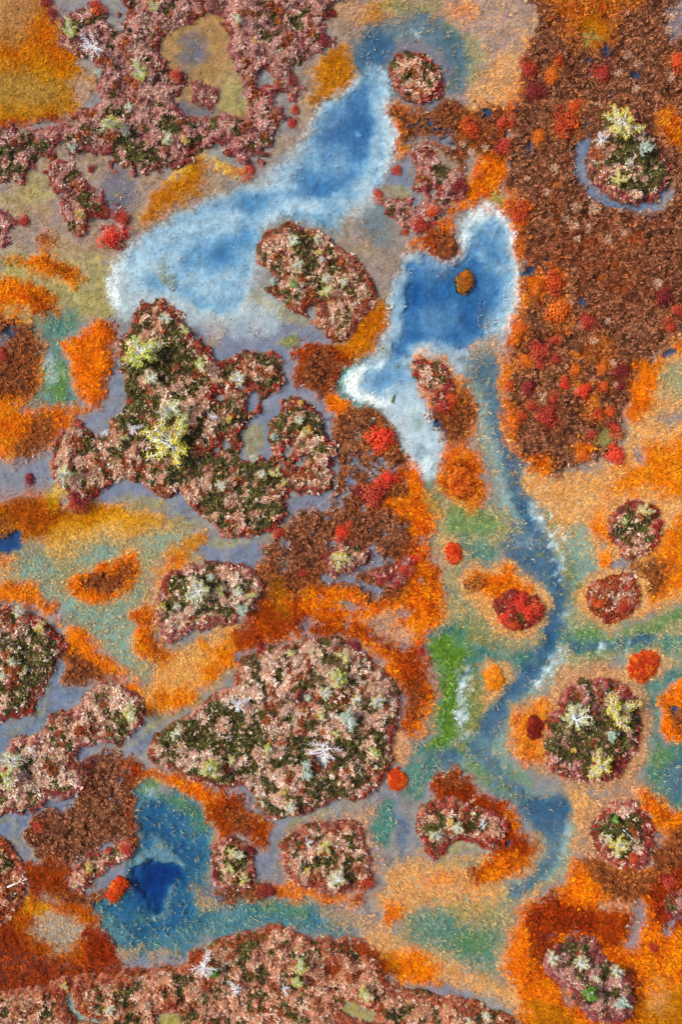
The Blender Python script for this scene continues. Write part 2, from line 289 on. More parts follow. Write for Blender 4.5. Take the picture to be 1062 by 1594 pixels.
# pool B (blue, right of centre)
poly('pale', [(718,350),(732,325),(757,315),(785,330),(800,365),(808,400),(812,440),(803,495),(785,540),(770,570),(745,620),(700,560),(655,555),(645,580),(660,610),(680,650),(696,690),(690,715),(668,755),(645,745),(630,705),(608,660),(580,640),(545,632),(527,605),(530,578),(552,556),(582,542),(600,515),(608,470),(618,440),(636,390),(668,390),(690,400),(708,395)], 16, 5, .95)
poly('deepb', [(735,360),(755,340),(778,350),(792,390),(794,430),(786,480),(765,510),(740,545),(700,548),(660,540),(630,560),(622,600),(600,610),(585,595),(590,565),(612,530),(622,480),(632,430),(650,402),(690,408),(722,400)], 26, 6)
poly('silt', [(735,360),(755,340),(778,350),(790,400),(770,420),(745,410),(738,385)], 30, 6, .9, d=.3); blob('deepb', 762, 385, 10, 24, -10, 20, 4, .5)
poly('deepb', [(640,420),(690,425),(730,460),(735,510),(700,530),(640,525),(625,490)], 40, 8, .7, d=1.15)
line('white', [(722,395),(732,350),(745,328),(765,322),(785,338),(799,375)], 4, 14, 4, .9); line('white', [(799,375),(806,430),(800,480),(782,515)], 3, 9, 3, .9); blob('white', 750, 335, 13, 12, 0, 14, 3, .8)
line('lblue', [(790,420),(786,470),(765,510)], 12, 18, 5, .7); blob('peach', 757, 498, 8, 11, 10, 16, 4, .35, d=.1); blob('peach', 690, 420, 20, 8, 0, 16, 4, .3)
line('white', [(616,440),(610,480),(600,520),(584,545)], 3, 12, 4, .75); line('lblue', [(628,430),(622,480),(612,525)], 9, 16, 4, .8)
poly('dteal', [(520,595),(530,570),(556,556),(570,556),(545,580),(545,612),(575,630),(605,632),(590,645),(550,636),(530,618)], 10, 3, .9)
poly('silt', [(560,570),(600,556),(640,570),(640,610),(600,618),(570,612)], 22, 5, .75, d=.5)
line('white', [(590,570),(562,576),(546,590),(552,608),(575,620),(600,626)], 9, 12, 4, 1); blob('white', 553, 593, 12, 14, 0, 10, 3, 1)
poly('lblue', [(605,600),(640,590),(660,620),(680,660),(684,700),(668,735),(648,725),(636,690),(615,650)], 22, 6, .9, d=.2)
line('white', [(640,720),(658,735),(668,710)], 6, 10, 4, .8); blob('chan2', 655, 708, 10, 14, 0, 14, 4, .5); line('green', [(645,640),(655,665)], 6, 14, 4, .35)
line('pale', [(650,548),(690,545),(715,556),(745,545)], 10, 16, 4, .8)
blob('olgreen', 592, 547, 3.5, 2.5, 0, 3, 1); blob('olgreen', 622, 570, 4, 2.5, 0, 3, 1)
# below pool B: fading to the channel
poly('peach', [(745,545),(780,530),(790,560),(788,640),(800,690),(822,720),(812,790),(790,790),(770,740),(740,690),(748,640),(735,600),(718,575)], 22, 7, .95, c=[(165,150,135),(150,148,145),(185,155,125)])
poly('chan2', [(720,560),(750,555),(765,590),(752,610),(725,590)], 24, 6, .8); blob('dteal', 738, 598, 12, 9, 0, 12, 4, .5)
poly('lav', [(-20,715),(50,715),(85,700),(82,745),(95,768),(60,765),(-20,765)], 22, 8, .7)
poly('lav', [(170,640),(190,600),(180,570),(172,600),(160,640),(130,655),(110,650),(140,668),(160,676)], 14, 5, .9)
poly('lav', [(320,540),(400,535),(460,545),(455,580),(470,605),(440,625),(425,640),(405,640),(420,612),(440,590),(436,560),(415,545),(376,555),(335,560)], 12, 5, .9)
poly('lav', [(370,610),(425,605),(440,625),(425,700),(400,715),(370,705),(380,665)], 12, 5, .9); blob('olive', 398, 685, 20, 24, 10, 14, 4, .7); line('lav', [(505,655),(522,690),(528,740),(505,785)], 7, 9, 3, .8)
# the long channel
line('teal', [(770,640),(795,700),(815,770),(845,830),(875,890),(880,950),(862,1010),(830,1060),(795,1105),(745,1165)], 38, 30, 8, .85)
line('chan2', [(780,655),(797,700),(812,760),(838,815),(866,880),(872,940),(858,1000),(830,1048),(790,1100),(742,1162)], 19, 18, 5, .95)
line('chan', [(800,700),(812,740)], 8, 14, 4, .7); poly('chan', [(780,830),(815,812),(850,860),(868,890),(850,905),(815,880),(785,855)], 24, 6, .85)
line('pale', [(772,640),(792,700),(806,770),(828,830)], 26, 26, 6, .35); line('chan', [(868,960),(855,1005),(828,1045),(790,1098),(745,1160)], 10, 14, 4, .9)
# centre right: green flats
poly('tealstraw', [(668,800),(700,770),(745,780),(790,800),(800,830),(760,870),(722,890),(720,960),(690,985),(668,980),(690,940),(690,880),(672,850)], 20, 6)
poly('green', [(690,790),(740,785),(782,812),(770,830),(730,836),(695,835)], 22, 6, .8); poly('dteal', [(715,840),(765,838),(780,860),(745,885),(722,880)], 22, 6, .8)
poly('tealstraw', [(720,900),(770,930),(790,985),(860,985),(850,1010),(800,1015),(740,1005),(700,990),(710,940)], 20, 6, .9)
poly('olgreen', [(715,960),(750,980),(780,1000),(760,1012),(720,1015),(700,990)], 18, 6, .8, c=[(105,125,80),(120,135,90)])
poly('dteal', [(668,1000),(690,975),(720,975),(735,1000),(760,1010),(800,1015),(835,1020),(815,1050),(790,1035),(760,1028),(735,1050),(735,1100),(735,1140),(745,1160),(715,1180),(680,1180),(640,1185),(636,1165),(665,1150),(682,1110),(685,1060),(672,1030)], 16, 5)
poly('green', [(668,1010),(690,990),(735,1000),(735,1050),(738,1130),(720,1160),(690,1172),(655,1172),(668,1150),(680,1110),(680,1050)], 14, 5, .8)
poly('vgreen', [(672,1015),(690,1000),(712,1002),(722,1020),(712,1040),(712,1070),(722,1100),(715,1130),(700,1150),(680,1160),(665,1165),(660,1158),(682,1140),(690,1110),(685,1075),(690,1045)], 12, 5)
poly('olgreen', [(728,1045),(745,1035),(752,1055),(755,1095),(750,1130),(735,1140),(722,1148),(720,1130),(732,1110),(726,1075)], 12, 5, .9, c=[(110,130,75),(135,140,90)])
line('pale', [(724,1035),(724,1065),(718,1095),(722,1130),(712,1150)], 4, 10, 5, .85); line('bluehole', [(725,1030),(722,1062)], 2, 5, 3, .7)
poly('straw', [(752,1030),(775,1030),(800,1050),(790,1075),(770,1095),(755,1110),(750,1070)], 14, 4, .9)
poly('chan', [(712,1162),(735,1150),(760,1150),(762,1172),(735,1178),(712,1176)], 14, 4, .9)
line('chan2', [(762,560),(768,610),(784,660),(800,710),(813,765),(836,820),(862,872),(871,935),(857,1002),(826,1052),(788,1100),(745,1158),(715,1172),(670,1195),(642,1228)], 15, 16, 5, .95, .8)
line('chan', [(790,680),(803,725),(818,790),(842,840),(864,890),(868,950),(850,1010),(815,1060),(780,1102),(742,1158),(712,1170)], 9, 14, 4, .85, .8)
# foam and pale algae on the channel banks
line('pale', [(828,790),(842,815),(858,840),(872,862),(874,890)], 6, 12, 6, .6, 1.2); line('olgreen', [(862,830),(880,868),(885,895),(878,912)], 6, 10, 5, .8)
line('pale', [(885,960),(900,985),(895,1000)], 8, 12, 5, .8); blob('olgreen', 888, 965, 8, 10, 0, 8, 4, .8); blob('olgreen', 882, 1010, 10, 8, 0, 8, 3, .9)
line('pale', [(880,1010),(866,1028),(852,1042),(845,1060),(835,1085)], 5, 11, 5, .6, 1.2); line('teal', [(838,1070),(815,1090),(800,1100)], 8, 14, 4, .8)
# right side meadows
poly('straw', [(815,735),(880,735),(960,712),(975,660),(990,600),(1030,550),(1100,500),(1100,950),(1062,945),(1000,960),(905,880),(890,850),(850,815),(825,780)], 26, 8)
poly('bright', [(985,590),(1010,570),(1028,590),(1025,620),(1000,650),(975,650),(972,620)], 20, 6, .9); poly('orange', [(960,560),(1010,560),(1040,535),(1100,510),(1100,560),(1050,560),(1040,570),(1010,575),(980,585)], 18, 6, .9)
poly('orange', [(975,720),(1010,690),(1040,690),(1100,660),(1100,780),(1040,775),(1000,770),(960,770),(955,750)], 26, 8, .8, c=[(210,120,20),(200,105,15),(215,135,40)])
poly('tealstraw', [(1035,570),(1062,550),(1100,560),(1100,620),(1045,620),(1030,600)], 18, 6, .9); blob('bluehole', 1040, 552, 8, 5, -10, 5, 2, .9); blob('lav', 993, 707, 9, 12, 0, 12, 4, .7); blob('lav', 1040, 650, 20, 14, 0, 16, 5, .5)
poly('bright', [(925,810),(945,790),(950,830),(948,870),(940,885),(928,850)], 14, 5, .8); poly('orange', [(1025,830),(1100,790),(1100,900),(1055,930),(1000,955),(985,900),(1010,870)], 22, 6, .85, c=[(205,120,40),(190,105,30),(210,135,60)])
poly('brown2', [(972,872),(1010,868),(1040,880),(1035,910),(1000,925),(990,905),(975,890)], 16, 5, .9, c=[(105,80,80),(100,62,42),(120,70,45)]); blob('lav', 968, 878, 14, 10, 0, 8, 3, .9)
poly('teal', [(880,830),(925,830),(930,880),(905,905),(890,930),(885,880)], 20, 6, .8); blob('dteal', 890, 885, 10, 16, 0, 14, 4, .6)
# right: green shelves under the red mound
poly('straw', [(898,930),(912,900),(950,888),(1000,895),(1010,940),(985,965),(950,978),(915,968)], 14, 4, 1)
poly('tealstraw', [(890,960),(905,965),(950,985),(1000,970),(1100,930),(1100,1040),(1030,1030),(960,1020),(920,1040),(890,1060),(860,1075),(880,1020)], 22, 6, .9)
line('dteal', [(890,995),(930,1000),(985,1005),(1062,1000)], 13, 16, 5, .85); line('green', [(905,985),(960,990),(1020,975),(1080,940)], 7, 12, 5, .8); line('chan', [(895,1008),(930,1008),(990,998),(1020,990)], 4, 8, 4, .8)
blob('white', 938, 1010, 6, 5, 0, 5, 3, .8); blob('white', 956, 998, 4, 3, 0, 4, 2, .7); line('green', [(900,1018),(960,1022),(1000,1005)], 5, 10, 4, .6)
poly('peach', [(800,1110),(820,1090),(850,1070),(880,1045),(930,1030),(980,1040),(1010,1070),(1012,1130),(1008,1180),(985,1210),(940,1228),(890,1225),(850,1205),(820,1190),(795,1170),(790,1140)], 14, 5, c=[(195,130,75),(180,125,90),(205,140,70)])
poly('orange', [(805,1110),(840,1085),(860,1080),(850,1130),(842,1180),(815,1190),(798,1165),(795,1130)], 16, 5, .8, c=[(180,95,40),(165,85,40),(190,110,50)])
poly('dteal', [(1012,1060),(1030,1050),(1060,1035),(1100,1030),(1100,1070),(1050,1065),(1035,1085),(1028,1130),(1040,1160),(1100,1165),(1100,1260),(1050,1262),(1020,1235),(1010,1200),(1015,1140)], 16, 5, .95); blob('green', 1030, 1180, 18, 22, 0, 16, 5, .7); poly('chan', [(1035,1195),(1062,1185),(1100,1190),(1100,1240),(1045,1240)], 14, 4, .8)
poly('bright', [(1030,1092),(1044,1070),(1075,1060),(1110,1080),(1110,1150),(1045,1152),(1032,1130)], 10, 4); poly('brown2', [(1040,1110),(1055,1095),(1100,1100),(1100,1138),(1055,1138),(1045,1125)], 10, 4, .9); blob('bluehole', 1047, 1104, 5, 6, 0, 4, 2, .9)
poly('straw', [(970,1050),(988,1018),(1018,1004),(1032,1025),(1028,1050),(1000,1068),(984,1062)], 12, 4, .9)
# centre brown heath between hummocks
poly('orange', [(400,880),(430,830),(520,780),(620,760),(640,735),(665,770),(675,810),(668,850),(690,900),(690,960),(668,985),(660,1020),(675,1080),(668,1130),(640,1150),(625,1180),(605,1190),(615,1130),(622,1080),(600,1040),(560,1005),(500,985),(440,995),(390,1020),(362,1040),(362,1020),(400,960)], 16, 5)
poly('brown2', [(398,890),(430,840),(480,790),(540,785),(600,790),(630,800),(640,850),(630,920),(600,945),(560,930),(500,915),(470,935),(430,930),(400,960)], 20, 6)
poly('brown', [(420,850),(470,800),(560,790),(620,800),(635,840),(600,850),(560,845),(510,850),(500,890),(450,900),(420,890)], 20, 6, .8)
poly('rust', [(380,960),(430,930),(480,945),(560,965),(620,980),(650,1000),(600,1010),(540,990),(470,990),(400,1005),(370,1010)], 18, 6, .9); poly('orange', [(470,925),(520,920),(555,935),(580,965),(530,970),(480,955)], 18, 6, .85)
poly('rust', [(610,1010),(650,1000),(662,1040),(668,1090),(650,1130),(630,1130),(625,1070)], 16, 5, .9); poly('brown2', [(630,1060),(655,1065),(660,1110),(640,1128),(628,1100)], 14, 4, .7)
poly('brown2', [(655,890),(668,900),(665,920),(655,915)], 10, 3, .7); blob('peach', 610, 978, 34, 16, 25, 20, 6, .8); blob('lav', 630, 952, 14, 8, 0, 10, 4, .7); blob('lav', 540, 945, 12, 8, 30, 8, 3, .7); blob('dteal', 534, 938, 6, 5, 0, 4, 2, .6)
blob('lav', 475, 970, 12, 10, 0, 9, 4, .8); line('lav', [(505,900),(545,905),(580,915),(592,925)], 7, 8, 3, .9); line('lav', [(545,892),(580,880),(612,868)], 5, 7, 3, .9); line('lav', [(575,850),(590,870),(580,880)], 5, 6, 3, .9); blob('lav', 520, 845, 8, 6, 30, 6, 3, .8); blob('lav', 400, 870, 16, 8, 20, 8, 4, .8); line('lav', [(372,1020),(410,1010),(440,1000)], 5, 8, 3, .8)
line('lav', [(624,1075),(626,1105),(622,1135)], 4, 6, 3, .7); blob('lav', 655, 905, 4, 7, 0, 5, 2, .7); line('gold', [(425,905),(435,930),(440,955)], 9, 12, 4, .7)
poly('peach', [(612,1180),(622,1140),(640,1140),(640,1180),(620,1200)], 12, 4, .8)
# peat bars between pools A and B and the red shrubs below
poly('gold', [(518,540),(545,520),(560,498),(580,478),(598,466),(607,488),(600,515),(576,542),(548,558),(530,552)], 10, 4, c=[(195,105,18),(180,92,15),(205,125,30)])
poly('rust', [(455,555),(470,540),(500,538),(530,548),(548,556),(532,575),(524,590),(515,612),(505,640),(488,618),(468,602),(456,578)], 8, 4); poly('brown2', [(468,560),(500,548),(530,560),(518,590),(505,630),(488,612),(470,595)], 12, 4)
poly('bright', [(514,604),(535,620),(552,640),(520,648),(510,630)], 8, 3); line('lav', [(460,610),(490,625),(510,650),(515,700)], 10, 12, 4, .8)
poly('brown2', [(515,650),(545,638),(580,638),(606,648),(618,680),(632,715),(640,740),(625,765),(600,785),(570,800),(530,790),(505,790),(525,750),(530,715),(522,680)], 8, 4); poly('brown', [(530,655),(580,648),(600,670),(620,715),(600,760),(560,790),(530,770),(540,720)], 14, 5, .7)
line('lav', [(632,725),(610,730),(590,715),(575,735),(580,745)], 3.5, 4, 2, 1, .4, d=.35); line('lav', [(585,735),(560,725),(545,700)], 3, 4, 2, .9, .4, d=.35); line('lav', [(545,745),(542,765),(520,778),(500,785)], 3.5, 4, 2, 1, .4, d=.3); blob('lav', 525, 787, 5, 3, 0, 3, 1)
poly('orange', [(632,700),(650,740),(672,770),(690,790),(675,812),(655,800),(640,770),(628,740)], 14, 5, .9)
# small hummock bar at pool B
poly('orange', [(640,560),(668,556),(705,575),(728,600),(745,640),(742,675),(720,690),(690,680),(676,650),(664,615)], 14, 5, .85, c=[(190,125,70),(180,105,45),(195,120,50)])
poly('brown2', [(672,640),(700,625),(722,605),(738,640),(735,670),(712,688),(690,682),(676,665)], 14, 5, c=[(110,65,40),(90,55,40),(130,75,40)]); blob('bluehole', 680, 660, 5, 8, -30, 4, 2, .9); blob('bluehole', 690, 672, 4, 4, 0, 4, 2, .8)
poly('orange', [(690,700),(725,695),(750,715),(755,750),(745,785),(720,795),(690,775),(678,740),(680,715)], 18, 6, .9); poly('redrust', [(700,730),(725,725),(742,745),(738,770),(715,775),(698,755)], 14, 4, .9)
poly('green', [(665,740),(685,770),(690,790),(672,800),(660,770)], 14, 4, .5)
# brown bar upper (right of pool A)
poly('brown2', [(610,168),(640,170),(690,160),(740,170),(785,170),(792,250),(770,255),(730,235),(715,262),(690,235),(655,222),(630,230),(625,200)], 12, 4); line('bluehole', [(668,185),(680,200),(705,212)], 3, 4, 3, .9); blob('lav', 700, 225, 14, 8, 30, 8, 3, .8); blob('bluehole', 756, 177, 7, 6, 0, 4, 2, .9); line('lav', [(640,222),(660,215),(690,222)], 4, 6, 3, .7)
poly('lav', [(620,250),(640,245),(655,300),(650,322),(630,312),(608,300),(600,280)], 12, 4, .9); blob('olive', 622, 298, 16, 12, 10, 12, 4, .8); poly('rust', [(660,355),(690,355),(715,370),(715,400),(690,408),(665,395)], 12, 4, .9); poly('brown2', [(680,365),(705,365),(714,385),(700,403),(680,395)], 8, 3, .9)
poly('orange', [(735,255),(770,245),(795,260),(790,300),(770,315),(730,320),(715,330),(722,290)], 16, 5, .9)
blob('lav', 785, 292, 7, 14, 0, 8, 3, .8); blob('olgreen', 775, 312, 14, 7, 0, 10, 3, .8)
# the big brown heath on the right
poly('brown', [(838,-60),(840,40),(815,95),(808,135),(798,165),(788,200),(796,255),(800,300),(802,335),(808,380),(818,430),(808,490),(797,520),(792,560),(790,600),(790,640),(796,680),(820,715),(845,738),(880,732),(915,722),(945,712),(968,690),(970,640),(985,590),(1010,562),(1030,542),(1062,522),(1160,500),(1160,-60)], 12, 6)
line('orange', [(797,300),(802,340),(808,390),(822,440),(808,490),(795,530),(786,580),(786,640),(795,690),(825,722),(845,740)], 7, 14, 6, .8)
poly('orange', [(845,-60),(1010,-60),(1005,5),(960,15),(955,60),(925,75),(895,60),(870,40),(855,20)], 30, 9, .55, c=[(160,85,25),(140,68,22),(185,100,25)]); poly('gold', [(910,30),(945,40),(950,60),(925,72),(905,60)], 12, 4, .7); blob('orange', 1040, 190, 14, 30, 0, 18, 5, .7); blob('orange', 1058, 210, 12, 24, 0, 14, 4, .8); blob('lav', 1055, 30, 14, 40, 10, 14, 5, .7); blob('olgreen', 920, 62, 12, 6, 0, 8, 3, .6)
for (x, y, rx, ry) in [(823,228,4,12),(945,80,8,5),(991,117,6,5),(908,190,3,9),(935,92,5,3),(820,425,6,10),(855,405,5,4),(1020,345,8,3),(910,470,4,8),(916,95,5,4)]:
    blob('bluehole', x, y, rx, ry, 15, 4, 2, .75)
poly('orange', [(830,425),(850,430),(845,455),(828,460),(822,440)], 12, 4, .7); blob('orange', 935, 545, 22, 24, 0, 20, 5, .35); blob('rust', 880, 390, 60, 20, 0, 40, 8, .25); blob('orange', 925, 640, 16, 20, 0, 16, 5, .4); blob('rust', 960, 420, 40, 60, 0, 50, 8, .2); blob('orange', 905, 700, 18, 14, 0, 12, 4, .8); blob('olgreen', 938, 682, 12, 14, 0, 8, 3, .8)
blob('orange', 835, 722, 20, 14, 20, 14, 4, .9); blob('bright', 1000, 570, 14, 12, 0, 12, 4, .5)
# moat of the pine hummock on the heath
line('lav', [(914,222),(906,248),(909,276),(930,300),(958,316),(990,324),(1022,322),(1042,306)], 9, 6, 3, 1, .6, d=.3)
line('tan', [(1035,320),(1046,300),(1046,275)], 5, 8, 3, .7)
# red-rust mounds right of centre
poly('straw', [(718,905),(728,882),(760,882),(790,868),(815,890),(845,915),(856,940),(848,975),(815,995),(780,990),(755,960),(730,940)], 12, 4, 1, c=[(205,160,115),(190,145,110),(210,165,105)])
poly('orange', [(726,897),(745,886),(772,893),(792,878),(812,900),(835,918),(800,935),(765,935),(738,918)], 9, 3, c=[(185,95,25),(165,80,25),(195,110,40)]); blob('brown2', 742, 908, 12, 12, 0, 9, 3, .8)
blob('straw', 705, 862, 24, 26, 0, 12, 4, .6)
# south: channel around and below
poly('peach', [(560,1420),(575,1380),(590,1330),(585,1280),(600,1250),(640,1235),(660,1220),(660,1180),(640,1185),(600,1230),(540,1255),(480,1275),(430,1290),(425,1340),(430,1380),(500,1395),(540,1400),(520,1415)], 18, 6, .9, c=[(165,135,118),(150,130,140),(185,145,110)])
poly('lav', [(345,1228),(385,1228),(400,1262),(440,1278),(500,1262),(580,1242),(620,1205),(600,1200),(650,1180),(660,1195),(640,1230),(590,1255),(540,1270),(480,1280),(440,1300),(430,1340),(445,1375),(400,1370),(400,1320),(410,1285),(370,1245)], 14, 5, .75)
line('olive', [(445,1290),(480,1272),(530,1262),(580,1248)], 4, 10, 4, .7)
poly('dteal', [(632,1200),(660,1180),(690,1185),(672,1215),(660,1240),(640,1245),(625,1230)], 14, 4, .9)
poly('dteal', [(585,1265),(605,1250),(615,1270),(612,1305),(598,1318),(585,1295)], 10, 3, 1); poly('lav', [(615,1265),(632,1275),(636,1305),(630,1330),(618,1325),(618,1290)], 8, 3, 1, .6, d=.42)
poly('straw', [(645,1330),(690,1335),(740,1345),(790,1370),(800,1400),(760,1430),(720,1440),(660,1420),(620,1440),(590,1420),(600,1370),(620,1340)], 26, 8, .95)
blob('orange', 700, 1368, 40, 16, 0, 24, 6, .5); poly('bright', [(602,1418),(618,1402),(632,1410),(630,1430),(612,1440),(598,1438)], 12, 4, .9); blob('tealstraw', 720, 1345, 40, 12, 0, 16, 4, .6)
poly('tealstraw', [(630,1430),(680,1415),(730,1430),(790,1395),(830,1370),(800,1420),(788,1470),(790,1510),(770,1525),(720,1500),(680,1500),(650,1470),(625,1460)], 20, 6, .9)
poly('dteal', [(640,1430),(700,1425),(730,1440),(770,1450),(788,1480),(780,1512),(745,1505),(700,1480),(650,1465)], 26, 6, .8); blob('green', 735, 1465, 32, 20, 10, 24, 6, .7); blob('olgreen', 735, 1420, 40, 14, 0, 22, 6, .5)
# lower channel
poly('green', [(728,1180),(752,1178),(790,1215),(800,1240),(775,1240),(745,1215)], 10, 4, 1); line('vgreen', [(738,1188),(765,1210),(785,1230)], 6, 8, 3, .8); line('white', [(768,1190),(780,1215),(805,1240)], 4, 9, 4, .6); line('green', [(785,1195),(815,1222),(835,1240)], 8, 12, 4, .8)
poly('straw', [(880,1225),(920,1228),(940,1245),(925,1270),(905,1310),(880,1350),(850,1390),(820,1410),(800,1400),(830,1370),(870,1330),(890,1280)], 18, 6, .95)
poly('chan2', [(740,1172),(765,1175),(800,1225),(830,1238),(885,1245),(892,1270),(880,1310),(870,1340),(845,1365),(815,1395),(795,1405),(815,1375),(838,1345),(850,1310),(830,1285),(815,1255),(780,1240),(750,1205)], 12, 4, 1)
poly('chan', [(815,1250),(850,1245),(885,1255),(872,1290),(855,1300),(835,1285)], 16, 4, .8, d=.62); line('chan', [(862,1300),(860,1330),(840,1355),(815,1385)], 9, 12, 4, .85)
line('white', [(885,1290),(880,1312),(870,1335)], 5, 10, 4, .55); line('teal', [(890,1280),(882,1330),(850,1370)], 7, 12, 4, .6)
line('teal', [(742,1168),(775,1200),(812,1235),(850,1262),(862,1310),(845,1355),(812,1390)], 24, 20, 5, .45)
line('chan2', [(740,1166),(768,1192),(798,1222),(832,1246),(860,1262),(866,1300),(858,1335),(834,1365),(806,1392)], 9, 12, 4, .95, .8)
poly('chan', [(812,1248),(850,1240),(890,1250),(880,1290),(858,1305),(832,1288)], 16, 4, .85)
# rust dome and horseshoe
poly('straw', [(640,1330),(690,1330),(730,1345),(790,1375),(835,1345),(842,1310),(830,1300),(800,1330),(700,1330)], 14, 5, .7)
poly('rust', [(672,1235),(680,1205),(700,1188),(720,1192),(740,1215),(752,1240),(785,1250),(805,1275),(815,1300),(832,1312),(828,1335),(805,1355),(775,1370),(745,1372),(725,1355),(760,1345),(770,1320),(745,1300),(700,1290)], 10, 4)
poly('orange', [(775,1255),(800,1265),(818,1300),(832,1315),(825,1340),(795,1365),(760,1372),(750,1350),(785,1335),(800,1310),(790,1280)], 12, 4, .7); blob('redrust', 815, 1315, 16, 18, 0, 12, 4, .7); poly('orange', [(750,1345),(775,1330),(795,1345),(780,1365),(755,1370)], 10, 3, .8)
blob('bluehole', 795, 1318, 3, 4, 0, 3, 1); blob('bluehole', 776, 1270, 3, 4, 0, 3, 1); blob('brown2', 703, 1212, 20, 16, 0, 14, 4, .7)
line('olive', [(690,1330),(715,1318),(745,1322)], 6, 10, 3, .8)
# right bottom: moats, orange and rust mosaic
poly('peach', [(905,1290),(915,1255),(940,1238),(975,1232),(960,1215),(1000,1215),(1030,1230),(1050,1262),(1100,1262),(1100,1300),(1000,1260),(940,1345),(912,1340)], 14, 5, .9, c=[(200,140,90),(185,130,100),(205,150,90)])
poly('orange', [(995,1225),(1020,1228),(1045,1255),(1100,1275),(1100,1330),(1040,1300),(1015,1275),(1000,1250)], 12, 4, .95)
poly('orange', [(800,1594),(788,1480),(800,1440),(830,1400),(870,1390),(900,1330),(950,1350),(1010,1345),(1030,1300),(1100,1280),(1100,1700),(800,1700)], 20, 6, c=[(185,95,20),(170,80,18),(195,110,35)])
poly('brown2', [(905,1330),(930,1335),(960,1352),(1005,1352),(1025,1310),(1062,1290),(1100,1290),(1100,1390),(1040,1380),(1020,1400),(960,1400),(920,1370)], 14, 5, .95, c=[(110,62,35),(90,52,35),(130,70,30)])
poly('redrust', [(820,1435),(850,1400),(880,1395),(930,1420),(960,1425),(980,1400),(975,1450),(950,1470),(920,1455),(880,1450),(850,1475),(825,1460)], 14, 5, .9); poly('rust', [(930,1420),(970,1415),(975,1455),(960,1480),(935,1470)], 14, 5, .8, c=[(165,70,20),(150,60,18),(180,85,20)])
poly('bright', [(880,1390),(900,1375),(925,1385),(925,1400),(900,1412),(880,1405)], 12, 4, .8); line('peach', [(935,1408),(960,1405),(978,1412)], 7, 10, 3, .8); line('purple', [(905,1440),(850,1458)], 2, 4, 3, .6)
poly('lav', [(985,1410),(1000,1400),(1012,1425),(998,1450),(990,1478),(978,1475),(980,1445)], 10, 4, .85, c=[(175,150,145),(165,140,145)]); poly('redrust', [(1020,1370),(1060,1345),(1100,1350),(1100,1440),(1030,1440),(1018,1410)], 12, 4, .9)
poly('dkred', [(970,1500),(990,1495),(1005,1515),(1000,1560),(985,1590),(978,1540)], 12, 4, .8); blob('dkred', 845, 1475, 18, 20, 20, 14, 4, .7); poly('gold', [(1000,1560),(1040,1545),(1100,1540),(1100,1640),(980,1640)], 18, 6, .9); blob('straw', 1025, 1545, 18, 24, 20, 26, 8, .5); line('lav', [(1035,1445),(1050,1430),(1080,1425)], 5, 7, 3, .7)
poly('bright', [(790,1450),(808,1432),(818,1450),(815,1500),(830,1530),(870,1560),(895,1600),(850,1600),(825,1565),(800,1525)], 14, 5, .8); blob('lav', 880, 1548, 8, 18, -20, 10, 3, .6); poly('gold', [(830,1560),(870,1565),(900,1590),(905,1640),(840,1640)], 12, 4, .8)
# strip of moss above the wide bottom hummock
poly('straw', [(560,1440),(600,1440),(640,1470),(700,1495),(770,1525),(800,1530),(815,1570),(790,1560),(700,1535),(620,1520),(585,1480)], 16, 5, .9)
poly('bright', [(590,1490),(625,1478),(650,1470),(672,1500),(680,1530),(640,1532),(605,1515)], 14, 5, .9); poly('gold', [(585,1475),(610,1490),(620,1512),(600,1520),(588,1500)], 12, 4, .8)
# pool D and its arm
poly('orange', [(195,1215),(215,1190),(270,1205),(330,1225),(400,1265),(420,1300),(400,1330),(395,1300),(345,1300),(325,1320),(318,1285),(290,1240),(215,1215),(212,1300),(225,1308),(215,1325),(200,1330),(195,1270)], 12, 4)
poly('rust', [(340,1235),(380,1240),(400,1270),(418,1300),(400,1318),(370,1300),(340,1305),(325,1275)], 16, 5, .9); poly('brown2', [(350,1260),(385,1265),(398,1300),(360,1298)], 14, 4, .7)
poly('brown', [(40,1280),(90,1240),(130,1195),(160,1170),(195,1180),(205,1210),(205,1260),(212,1290),(200,1310),(150,1320),(115,1345),(70,1345),(45,1320)], 10, 5); poly('dkred', [(120,1185),(150,1178),(140,1215),(125,1230),(128,1205)], 8, 3, .8); poly('rust', [(190,1180),(215,1180),(225,1200),(205,1215),(210,1260),(212,1290),(200,1260),(198,1210)], 8, 3, .9)
poly('lav', [(-20,1270),(40,1262),(75,1248),(100,1240),(115,1232),(105,1250),(60,1270),(40,1290),(38,1315),(20,1305),(-20,1300)], 8, 3, 1, .6, d=.32); line('olive', [(-10,1275),(20,1285),(30,1310)], 4, 8, 3, .5); poly('lav', [(118,1160),(135,1150),(165,1158),(200,1150),(228,1130),(240,1135),(230,1165),(195,1168),(170,1162),(140,1170),(130,1185),(118,1180)], 8, 3, .9, .6, d=.24); line('olive', [(130,1158),(165,1152),(205,1158),(235,1130)], 4, 8, 3, .7)
poly('rust', [(45,1345),(110,1340),(112,1380),(160,1370),(172,1395),(150,1410),(130,1412),(90,1400),(50,1395),(40,1370)], 12, 5, 1, .8, c=[(135,70,25),(105,52,28),(165,85,25)]); poly('brown2', [(85,1390),(150,1385),(165,1400),(140,1415),(100,1412)], 10, 4, .8); line('lav', [(140,1388),(165,1368),(195,1352)], 7, 6, 3, .9)
poly('orange', [(20,1420),(55,1395),(90,1405),(140,1410),(160,1435),(175,1470),(180,1495),(140,1510),(60,1490),(20,1480),(-20,1450),(0,1430)], 14, 5, .95, c=[(165,82,15),(145,68,18),(190,110,25)], tc=[(205,105,20),(175,80,18),(220,140,45)]); blob('yellow', 62, 1412, 20, 14, 0, 12, 4, .7, c=[(190,150,40),(175,140,60)])
